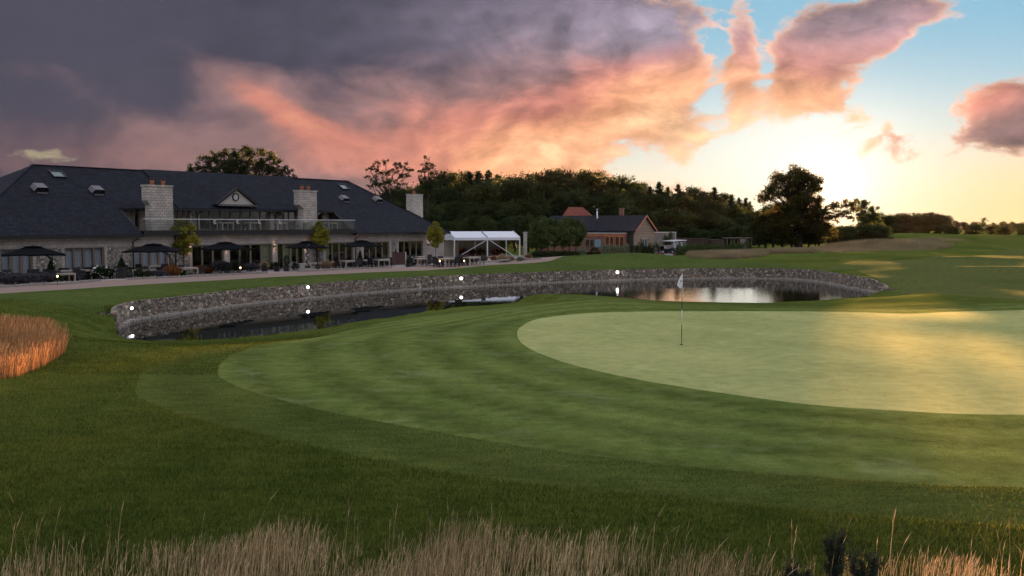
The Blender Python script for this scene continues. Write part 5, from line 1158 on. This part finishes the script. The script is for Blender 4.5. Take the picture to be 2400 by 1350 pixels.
for L, lb in (([(0,674.5),(66,670),(140,667.5),(234,658.5)], 'stone edging of the left end of the path border'), ([(300,656),(400,651.5),(520,645.5),(628,640.5)], 'stone edging of the path border below the clock gable'), ([(700,637.5),(800,632.5),(918,628)], 'stone edging of the border before the low cream wall'), ([(976,625.5),(1080,620.5),(1200,612.5),(1268,607.5)], 'stone edging of the border before the marquee')):
    P = [gat(px, py) for px, py in L]; m = MB(); rr = random.Random(9)
    for a, b in zip(P, P[1:]):
        a, b = Vector(a), Vector(b); k = max(1, int((b-a).length/.9))
        for j in range(k):
            c0, c1 = a.lerp(b, j/k), a.lerp(b, (j+.96)/k); m.bar(c0-Vector(P[0])+Vector((0, 0, rr.uniform(.03, .07))), c1-Vector(P[0])+Vector((0, 0, rr.uniform(.03, .07))), .24, .16)
    o = m.build('stone_edging', M['paving']); o.location = P[0]; tag(o, lb, 'edging')
x, y, z = atz(937, 622, 0); g = empty('terrace_gate', (x, y, 0), RZ-.35, 'dark slatted screen beside the gap in the border below the last window', 'gate')
m = MB(); m.box(-.75, .55, -.04, .04, .05, 1.2); m.build('panel', M['fence'], g); m = MB(); m.box(.56, .64, -.05, .05, 0, 1.2); m.build('post', M['whitewood'], g)
# little lamps in the border
def small_lamp(px, py, label, z=.35, r=.05, matn='bulb_hot', group='small glowing lamps in the border'):
    x, y, _ = atz(px, py, z); g = H(x, y); m = MB(); m.tube([(0, 0, 0), (0, 0, z-g-r)], .015, 6); o = m.build('garden_lamp', M['black']); o.location = (x, y, g)
    b = MB(); b.lathe([(.001, -r), (r*.7, -r*.7), (r, 0), (r*.7, r*.7), (.001, r)], (0, 0, z-g), 10); b.build('bulb', M[matn], o); return tag(o, label, 'lamp', group)
small_lamp(134.5, 647.5, 'small glowing orange lamp in the border under the first parasol', .5, .055)
small_lamp(563.5, 627.5, 'small glowing lamp in the border below the clock gable', .5, .05)
small_lamp(1031, 612, 'small white glowing lamp left of the marquee post', .5, .05)
small_lamp(1088, 611, 'small white glowing lamp in front of the marquee bay', .5, .05)

# ------------------------------------------------------------------ marquee
mq = empty('marquee', (0, 0, 0), 0, 'white roofed frame marquee with open sides at the end of the clubhouse', 'marquee')
fx, fy = -6.48, 112.0; mq.location = (fx, fy, H(fx, fy)); mz = H(fx, fy); mq.rotation_euler = (0, 0, .32)
ML, MD = 7.75, 5.0
_, _, ze = aty(1065, 557, fy); _, _, zr_ = aty(1052, 542.4, fy+2.4); ze -= mz; zr_ -= mz
m = MB(); m.prism([(0, -.05, ze), (ML, -.05, ze), (ML, MD/2, zr_), (0, MD/2, zr_)], (0, 0, -.04)); m.prism([(0, MD+.05, ze), (ML, MD+.05, ze), (ML, MD/2, zr_), (0, MD/2, zr_)], (0, 0, -.04))
m.prism([(0, -.05, ze), (0, MD+.05, ze), (0, MD/2, zr_)], (.03, 0, 0)); m.prism([(ML, -.05, ze), (ML, MD+.05, ze), (ML, MD/2, zr_)], (-.03, 0, 0)); m.build('roof', M['pvc'], mq)
m = MB(); m.box(-.02, ML+.02, -.09, -.05, ze-.30, ze); m.box(-.02, ML+.02, MD+.05, MD+.09, ze-.3, ze); m.box(-.06, -.02, -.09, MD+.09, ze-.30, ze); m.build('valance', M['pvc'], mq)
for x in (0, ML/2, ML):
    m = MB(); m.prism([(x-.05, -.07, ze+.01), (x+.05, -.07, ze+.01), (x+.05, MD/2, zr_+.01), (x-.05, MD/2, zr_+.01)], (0, 0, .05)); m.build('roof_beam', M['lead'] if x == ML/2 else M['white'], mq)
    for y in (0, MD): m = MB(); m.box(x-.06, x+.06, y-.06, y+.06, 0, ze-.02); m.build('leg', M['white'], mq)
for x0_, x1_, z0_, z1_ in ((.85, ML/2-.15, .3, ze-.32), (ML/2+.3, ML-.6, ze-.32, .05)): m = MB(); m.bar((x0_, .0, z0_), (x1_, .0, z1_), .06); m.build('brace', M['white'], mq)
m = MB(); m.box(.1, 1.9, MD-.02, MD, .0, ze-.5); m.build('back_sheet', M['curtain_cream'], mq)
m = MB(); m.box(2.0, ML-.1, MD-.01, MD+.01, .0, ze-.3); m.build('clear_panel', M['glass'], mq)
d_ = MB(); 
for x0_ in (0, .75): d_.box(x0_-.02, x0_+.04, -.04, .04, 0, 1.95)
d_.box(1.45, 1.51, -.04, .04, 0, 1.95); d_.box(0, 1.5, -.03, .03, 1.9, 1.97); d_.box(0, 1.5, -.03, .03, .75, .8)
dd = d_.build('glazed_door', M['whitewood']); dd.location = (-9.0, 117.0, H(-9, 117)); dd.rotation_euler = (0, 0, .3); tag(dd, 'white framed glazed double door between clubhouse end and marquee', 'door')
g = MB(); g.box(.04, 1.45, -.005, .005, .05, 1.9); g.build('pane', M['glass'], dd)
# red cushions / flowers inside
for px, py, lb in ((1084, 590, 'red flower bush behind the brace in the left marquee bay'), (1128, 590, 'red flower bush right of the left marquee bay'), (1160, 588, 'red flower bush in the middle of the right marquee bay'), (1176, 592, 'red flower bush right in the right marquee bay'), (1108, 594, 'dark bush with red flowers near the middle leg of the marquee')):
    x, y, z = aty(px, py+9, 115.5); bush(0, 0, 1.0, .95, 'round', 'leaf_box', 'red_flower_bush', lb, 'red flower bushes in the marquee', 'plant', at=(x, y, H(x, y)), flowers='petal_red')
# dark link building behind the marquee and clubhouse end
m = MB(); m.box(0, 9.5, 0, 4, 0, 2.7); lk = m.build('link_building', M['interior']); lk.location = (-10.6, 118.6, H(-9, 119)); lk.rotation_euler = (0, 0, .3); tag(lk, 'low dark link building behind the marquee', 'building')
m = MB(); m.box(-.3, 5.2, -.3, 4.3, 2.72, 2.86); m.build('flat_roof', M['white'], lk)
x, y, z = aty(1231, 590, 118); m = MB(); m.box(-.22, .22, -.22, .22, 0, 2.75); m.box(-.28, .28, -.28, .28, 2.75, 2.85); o = m.build('stone_pillar', M['chimney']); o.location = (x, y, H(x, y)); tag(o, 'square stone pillar between marquee and clipped trees', 'pillar')

# ------------------------------------------------------------------ timber lodge
LY = 160.0; PH = math.radians(30)
ax, ay, _ = aty(1511, 545, LY); lz = -.72
lodge = empty('lodge', (ax, ay, lz), -PH+PI, 'timber lodge with slate roof and weatherboarded gable end', 'building')   # local x: away to the left end; local y: towards the camera
LL = 18.0; HWd = 4.1; zE2 = aty(1430, 541, LY+1)[2]-lz; zR2 = aty(1513, 504.5, LY)[2]-lz
def P_(x, y, z): return (x, y, z)
rot = Matrix.Rotation(-PH+PI, 3, 'Z'); inv = rot.inverted()
def lpt(px, py, yl):     # picture point on the lodge plane y = yl -> local x, z
    d = Vector(ray(px, py)); o = inv @ (Vector((0, 0, CZ))-Vector((ax, ay, lz))); dd_ = inv @ d; t = (yl-o.y)/dd_.y; p = o+dd_*t; return p.x, p.z
LL = lpt(1291, 503.5, 0)[0]
ov = .35
m = MB()
for s_ in (1, -1): m.prism([(-ov, 0, zR2), (LL, 0, zR2), (LL, s_*(HWd+.4), zE2), (-ov, s_*(HWd+.4), zE2)], (0, 0, -.14))
m.build('roof', M['slate'], lodge)
m = MB(); m.prism([(0, -HWd, .9), (0, HWd, .9), (0, HWd, zE2-.02), (0, 0, zR2-.16), (0, -HWd, zE2-.02)], (.2, 0, 0)); m.build('gable_wall', M['timberclad'], lodge)
m = MB(); m.box(-.03, .2, -HWd, HWd, 0, .9); m.box(.2, LL-.3, -HWd, -HWd+.2, 0, zE2-.1); m.box(LL-.3, LL, -HWd, HWd, 0, zE2-.1); m.build('plinth', M['redbrick'], lodge)
m = MB()
for s_ in (1, -1): m.bar((-ov-.03, 0, zR2-.1), (-ov-.03, s_*(HWd+.4), zE2-.1), .06, .24)
m.build('bargeboard', M['coppertrim'], lodge)
xe = lpt(1464, 560, HWd)[0]
m = MB(); m.box(.2, xe, HWd-.2, HWd, 0, zE2-.12); m.build('dark_wall', M['darkclad'], lodge)
YF = HWd+.9; x0b = lpt(1464, 560, YF)[0]; zf = lpt(1430, 546, YF)[1]; zc1 = lpt(1440, 554, YF)[1]
m = MB(); m.box(x0b, LL-1, HWd, YF, 0, zc1); m.build('front_wall', M['redbrick'], lodge)
m = MB(); m.box(x0b-.02, LL-.98, HWd, YF+.04, zc1, zf-.08); m.build('cladding_band', M['coppercl'], lodge)
m = MB(); m.box(x0b-.1, LL-.9, HWd-.3, YF+.12, zf-.08, zf+.02); m.build('fascia', M['white'], lodge)
for a, b in ((1418.5, 1440), (1441.5, 1464)):
    xa, z0_ = lpt(a, 583, YF); xb, z1_ = lpt(b, 556, YF); w = window(min(xa, xb), max(xa, xb), .1, zc1-.02, YF+.06, 2, frame='coppertrim', parent=lodge, fw=.07); w.name = 'glazed_door'
xa = lpt(1372, 565, YF)[0]; xb = lpt(1394, 565, YF)[0]; xc = lpt(1409, 565, YF)[0]; z1_ = lpt(1390, 561, YF)[1]; z0_ = lpt(1390, 578.5, YF)[1]
window(xb, xa, z0_, z1_, YF+.05, 2, parent=lodge, frame='frame'); m = MB(); m.box(xc, xb-.02, YF+.01, YF+.09, z0_-.05, z1_); m.build('blue_panel', M['bluepanel'], lodge)
# gable window (drawn on the plane x = 0)
def gpt(px, py):
    d = Vector(ray(px, py)); o = inv @ (Vector((0, 0, CZ))-Vector((ax, ay, lz))); dd_ = inv @ d; t = (-.06-o.x)/dd_.x; p = o+dd_*t; return p.y, p.z
(ya, zt3), (yb, zb3) = gpt(1504, 559), gpt(1517, 584); a, b = min(ya, yb), max(ya, yb); m = MB()
for yy in (a, (a+b)/2-.05, b-.1): m.box(-.10, -.03, yy, yy+.1, zb3, zt3)
m.box(-.10, -.03, a, b, zt3-.1, zt3); wg = m.build('window', M['whitewood'], lodge); m = MB(); m.box(-.055, -.045, a+.05, b-.05, zb3, zt3-.05); m.build('pane', M['pane_sky'], wg)
for s_, yy in ((1, b+.02), (-1, a-.32)): m = MB(); m.box(-.09, -.035, yy, yy+.3, zb3, zt3); m.build('shutter', M['darkclad'], lodge)
xf, zff = lpt(1399.5, 520, 2.2); zt4 = lpt(1399.5, 492.5, 2.2)[1]; m = MB(); m.tube([(xf, 2.2, zff-.8), (xf, 2.2, zt4)], .11, 10); m.lathe([(.001, .2), (.17, .12), (.17, .02), (.001, .02)], (xf, 2.2, zt4), 10); m.build('flue', M['steel'], lodge)
xf, _ = lpt(1456.5, 500, -1.2); zt4 = lpt(1456.5, 487.5, -1.2)[1]; m = MB(); m.box(xf-.32, xf+.32, -1.6, -.95, zR2-1.2, zt4-.2); m.box(xf-.37, xf+.37, -1.65, -.9, zt4-.2, zt4); m.build('chimney', M['redbrick'], lodge)
# red roofed house behind
hx, hy_, _ = aty(1352, 500, 184); zt5 = aty(1350, 485.5, 184)[2]; zb5 = aty(1350, 506, 184)[2]; hz0 = H(hx, hy_)
rh = empty('red_roofed_house', (hx, hy_, hz0), 0, 'house behind the lodge showing only its red tiled hipped roof', 'building')
k = 184/F; xs = [(px-1352)*k for px in (1322, 1332, 1366, 1385)]
m = MB(); zb6 = zb5-hz0-.6; zt6 = zt5-hz0; ex = .0
m.add([(xs[0]-.6, -2.6, zb6), (xs[3]+.8, -2.6, zb6), (xs[3]+.8, 2.6, zb6), (xs[0]-.6, 2.6, zb6), (xs[1], 0, zt6), (xs[2], 0, zt6)], [(0,1,5,4),(1,2,5),(2,3,4,5),(3,0,4),(3,2,1,0)]); m.build('roof', M['redtile'], rh)
m = MB(); m.box(xs[0]-.2, xs[3]+.4, -2.3, 2.3, 0, zb6-.005); m.build('wall', M['redbrick'], rh)
# stone side wall and fence
def panel_wall(name, pxa, pxb, Ya, Yb, ytop, th, matn, label, cat, capm=None, cap=.08, ylow=None):
    A = Vector(((pxa-1200)/F*Ya, Ya, 0)); B = Vector(((pxb-1200)/F*Yb, Yb, 0)); za, zb = H(A.x, A.y), H(B.x, B.y); z0 = min(za, zb)-.1; zt = (aty(pxa, ytop[0], Ya)[2], aty(pxb, ytop[1], Yb)[2])
    r = empty(name, (A.x, A.y, z0), math.atan2((B-A).y, (B-A).x), label, cat); L = (B-A).length; m = MB()
    m.prism([(0, 0, 0), (L, 0, 0), (L, 0, zt[1]-z0), (0, 0, zt[0]-z0)], (0, th, 0)); m.build('panel', M[matn], r)
    if capm: m = MB(); m.prism([(-.05, -.06, zt[0]-z0+.003), (L+.05, -.06, zt[1]-z0+.003), (L+.05, -.06, zt[1]-z0+cap), (-.05, -.06, zt[0]-z0+cap)], (0, th+.12, 0)); m.build('coping', M[capm], r)
    return r, L, zt[0]-z0
r, L, h_ = panel_wall('outbuilding', 1536, 1584, 172, 172, (546, 546), 3, 'wallstone', 'flat topped pale stone outbuilding behind the golf buggies', 'building', 'whitewood', .16)
m = MB(); m.box(L-.16, L, -.08, -.003, 0, h_-.02); m.build('corner_post', M['whitewood'], r)
for a, b, Ya, Yb, t in ((1585, 1662, 171, 174, (558.3, 560)), (1662.5, 1697, 174, 169, (561.5, 563.5))):
    r, L, h_ = panel_wall('board_fence', a, b, Ya, Yb, t, .06, 'fence', 'dark brown vertical board fence '+('directly right of the buggies' if a == 1585 else 'stretch next to the timber rack'), 'fence', 'frame', .07)
    n = int(L/2.4)
    for i in range(n+1): m = MB(); m.box(L*i/n-.06, L*i/n+.06, -.07, -.003, 0, h_-.03); m.build('post', M['fence'], r)
# timber rack / shed
A = (1703-1200)/F*168; B = (1758-1200)/F*170; r = empty('timber_rack', (A, 168, H(A, 168)), .2, 'open fronted timber rack with upright boards at the end of the fence', 'shed'); L = B-A
h_ = aty(1703, 557, 168)[2]-H(A, 168); m = MB(); m.box(-.1, L+.1, -.3, 1.6, h_-.15, h_); m.build('roof', M['frame'], r); m = MB(); m.box(0, L, 1.4, 1.5, 0, h_-.15); m.build('back_panel', M['fence'], r)
for f, c in ((0, 'frame'), (.16, 'frame'), (.30, 'frame'), (.42, 'frame'), (.56, 'coppertrim'), (.60, 'teak'), (.66, 'cream'), (.73, 'bluepanel'), (.86, 'frame'), (.99, 'frame')):
    m = MB(); wv = .07 if c == 'frame' else .22; m.box(L*f-wv, L*f+wv, -.2, -.1, 0, h_-.16); m.build('upright_board', M[c], r)
# golf buggies
def mk_buggy():
    r = empty('golf_buggy', (0, 0, 0)); m = MB()
    m.prism([(-.55, -1.15, .25), (-.55, 1.15, .25), (-.55, 1.2, .55), (-.55, .75, .80), (-.55, .55, .42), (-.55, -.1, .42), (-.55, -.15, .68), (-.55, -1.15, .70)], (1.1, 0, 0)); m.build('body', M['black'], r)
    m = MB(); m.box(-.5, .5, -.62, -.12, .685, .80); m.build('seat', M['whitewood'], r)
    m = MB(); m.prism([(-.5, -.62, .80), (.5, -.62, .80), (.5, -.78, 1.2), (-.5, -.78, 1.2)], (0, .08, 0)); m.build('backrest', M['whitewood'], r)
    m = MB(); m.prism([(-.6, -1.05, 1.82), (-.6, .85, 1.80), (-.6, .8, 1.90), (-.6, -1.0, 1.92)], (1.2, 0, 0)); m.build('canopy', M['white'], r)
    for sx in (-1, 1):
        m = MB(); m.bar((sx*.52, .95, .75), (sx*.52, .72, 1.80), .04); m.build('pillar', M['black'], r); m = MB(); m.bar((sx*.52, -.95, .70), (sx*.52, -.85, 1.82), .04); m.build('pillar', M['black'], r)
        for y in (-.8, .8):
            m = MB(); m.tube([(sx*.44, y, .23), (sx*.60, y, .23)], .23, 16); w = m.build('wheel', M['black'], r); m = MB(); m.tube([(sx*.60, y, .23), (sx*.612, y, .23)], .12, 12); m.build('rim', M['white'], w)
    m = MB(); m.prism([(-.48, .93, .82), (.48, .93, .82), (.48, .75, 1.62), (-.48, .75, 1.62)], (0, .02, 0)); m.build('windscreen', M['screen'], r)
    m = MB(); m.tube([(-.25+.14*math.cos(t*.523), .50+.05*math.sin(t*.523), 1.0+.13*math.sin(t*.523)) for t in range(13)], .018, 5); m.build('steering_wheel', M['black'], r)
    for sx in (-1, 1): m = MB(); m.box(sx*.38-.08, sx*.38+.08, 1.16, 1.215, .46, .56); m.build('headlight', M['white'], r)
    m = MB(); m.box(-.40, .40, -1.42, -1.16, .5, 1.05); m.build('bag_well', M['fabric_black'], r)
    return r
M['screen'] = mat('buggy_windscreen', (.45,.46,.46), .15, spec=.8)
bg_ = None
for i, (px, Y) in enumerate([(1569, 160), (1577, 161.5), (1585.5, 163), (1594, 164.5)]):
    r = mk_buggy() if bg_ is None else copy_tree(bg_); bg_ = bg_ or r; x = (px-1200)/F*Y; r.location = (x, Y, H(x, Y)); r.rotation_euler = (0, 0, PI+.95); r.scale = (1.05,)*3
    tag(r, ['nearest black golf buggy with white canopy, first from the lodge', 'second black golf buggy from the lodge in the parked row', 'third black golf buggy from the lodge in the parked row', 'last black golf buggy in the parked row, nearest the brown fence'][i], 'golf buggy', 'golf buggies parked in the yard')
for px, py, lb in ((1599, 595, 'small white marker post left of the scalloped hedge'), (1610, 595, 'small white marker post in front of the scalloped hedge')):
    x, y, z = gat(px, py+5); m = MB(); m.add([(-.12,-.12,0),(.12,-.12,0),(.12,.12,0),(-.12,.12,0),(-.05,-.05,.55),(.05,-.05,.55),(.05,.05,.55),(-.05,.05,.55)], [(0,1,5,4),(1,2,6,5),(2,3,7,6),(3,0,4,7),(4,5,6,7)]); o = m.build('marker_post', M['whitewood']); o.location = (x, y, z); tag(o, lb, 'post')
for px, lb in ((1548, 'left'), (1586, 'right')):
    x, y, z = hp(px, 128); m = MB(); m.box(-.45, .45, -.3, .3, 0, .62); m.box(-.5, .5, -.35, .35, .62, .69); o = m.build('brick_pier', M['redbrick']); o.location = (x, y, z-.1); tag(o, 'low brick pier on the %s side of the yard entrance' % lb, 'pier')

# ------------------------------------------------------------------ flagstick
fx_, fy_, _ = gat(1597.5, 808); fz = H(fx_, fy_); ft = aty(1597, 641, fy_)[2]-fz
fs = empty('flagstick', (fx_, fy_, fz), 0, 'black and white banded flagstick with a limp white flag standing in the hole', 'flagstick')
m = MB(); zz = [0, .16, .46, .74, .98, ft]; cols = [0, 1, 0, 1, 0]
yy_ = [808, 795, 760.5, 726, 697, 641]; zz = [max(0, aty(1597, q, fy_)[2]-fz) for q in yy_]; cols = ['black', 'black', 'white', 'black', 'white']
for a, b, c in zip(zz, zz[1:], cols): m.tube([(0, 0, a), (0, 0, b)], .0115 if a > .05 else .009, 8, 0 if c == 'black' else 1)
m.build('pole', [M['black'], M['white']], fs)
m = MB(); m.lathe([(.001, .001), (.054, .001), (.054, .012), (.060, .014), (.001, .014)], (0, 0, 0), 20); m.build('cup_rim', M['black'], fs)
# flag: hangs in folds
s_ = fy_/F; fp = [(1596.4,643,0),(1592.5,650,.02),(1588.5,659,.03),(1586.8,665,.03),(1585.0,669.5,.02),(1589,675,.02),(1593.5,679,.0),(1595.5,675.5,-.05),(1596.5,672.0,-.06),(1594.5,668,-.02),(1595.8,665.5,.0),(1596.6,666,.0)]
pts = [((px-1597.3)*s_, d, (aty(px, py, fy_)[2]-fz)) for px, py, d in fp]
pole_pts = [(-.010, 0, pts[0][2]), (-.010, 0, pts[-1][2])]
m = MB(); outer = pts[:9]; nO = len(outer); inn_ = [(-.010, 0, pts[0][2]+(pts[-1][2]-pts[0][2])*i/(nO-1)) for i in range(nO)]
vs = []; NC = 7
for i in range(nO):
    for j in range(NC):
        t = j/(NC-1); a, b = Vector(inn_[i]), Vector(outer[i]); p = a.lerp(b, t); p.y += .045*math.sin(t*7+i*.5)*t*(1-.3*t); vs.append(p)
m.add(vs, [(i*NC+j, i*NC+j+1, (i+1)*NC+j+1, (i+1)*NC+j) for i in range(nO-1) for j in range(NC-1)], 0, True)
fo_ = m.build('flag', mat('flag_white', (.85,.86,.88), .8), fs); sm = fo_.modifiers.new('s', 'SOLIDIFY'); sm.thickness = .004
m = MB()
for a, b in zip(outer[4:8], outer[5:9]): m.bar(Vector(a)+Vector((0, -.006, 0)), Vector(b)+Vector((0, -.006, 0)), .012, .02)
m.build('flag_border', M['black'], fo_)
c0 = Vector(((1593.2-1597.3)*s_, -.055, aty(1593, 659, fy_)[2]-fz)); m = MB(); m.prism([c0+Vector((-.022, 0, -.035)), c0+Vector((.006, 0, -.03)), c0+Vector((.020, 0, .012)), c0+Vector((.012, 0, .05)), c0+Vector((-.004, 0, .02))], (0, .006, 0)); m.build('flag_emblem', mat('dark_blue_print', (.03,.04,.09), .7), fo_)

# ------------------------------------------------------------------ floodlights at the pond wall
far_line = wp[1:(nf-1)*4+2]
for px, py, lb in ((310, 722, 'first white floodlight from the left on the pond wall'), (722, 673, 'second white floodlight from the left on the pond wall'), (1081, 652.5, 'third white floodlight on the pond wall, below the marquee'), (1447, 638, 'last white floodlight on the pond wall, below the lodge')):
    d = ray(px, py); best = None
    for q in far_line:
        e = abs(q[0]/q[1]-d[0]/d[1])
        if best is None or e < best[0]: best = (e, q)
    q = best[1]; Y = q[1]-.8; x, y, z = aty(px, py, Y)
    r = empty('pond_lamp', (x, Y, z), 0, lb, 'floodlight', 'white floodlights along the pond wall')
    m = MB(); m.tube([(0, .85, 0), (0, .05, 0)], .02, 6); m.lathe([(.05, -.05), (.08, .03), (.001, .07)], (0, 0, 0), 12); m.build('housing', M['black'], r)
    rr_ = 3.6/F*Y*.95; m = MB(); m.lathe([(.001, -rr_), (rr_*.7, -rr_*.7), (rr_, 0), (rr_*.7, rr_*.7), (.001, rr_)], (0, -.05, 0), 12); m.build('bulb', M['bulb_white'], r)
    l = bpy.data.lights.new('pond_light', 'POINT'); l.energy = .03; l.color = (.95, .95, 1); l.shadow_soft_size = .08; lo = link(bpy.data.objects.new('pond_light', l), r); lo.location = (0, -.35, 0)
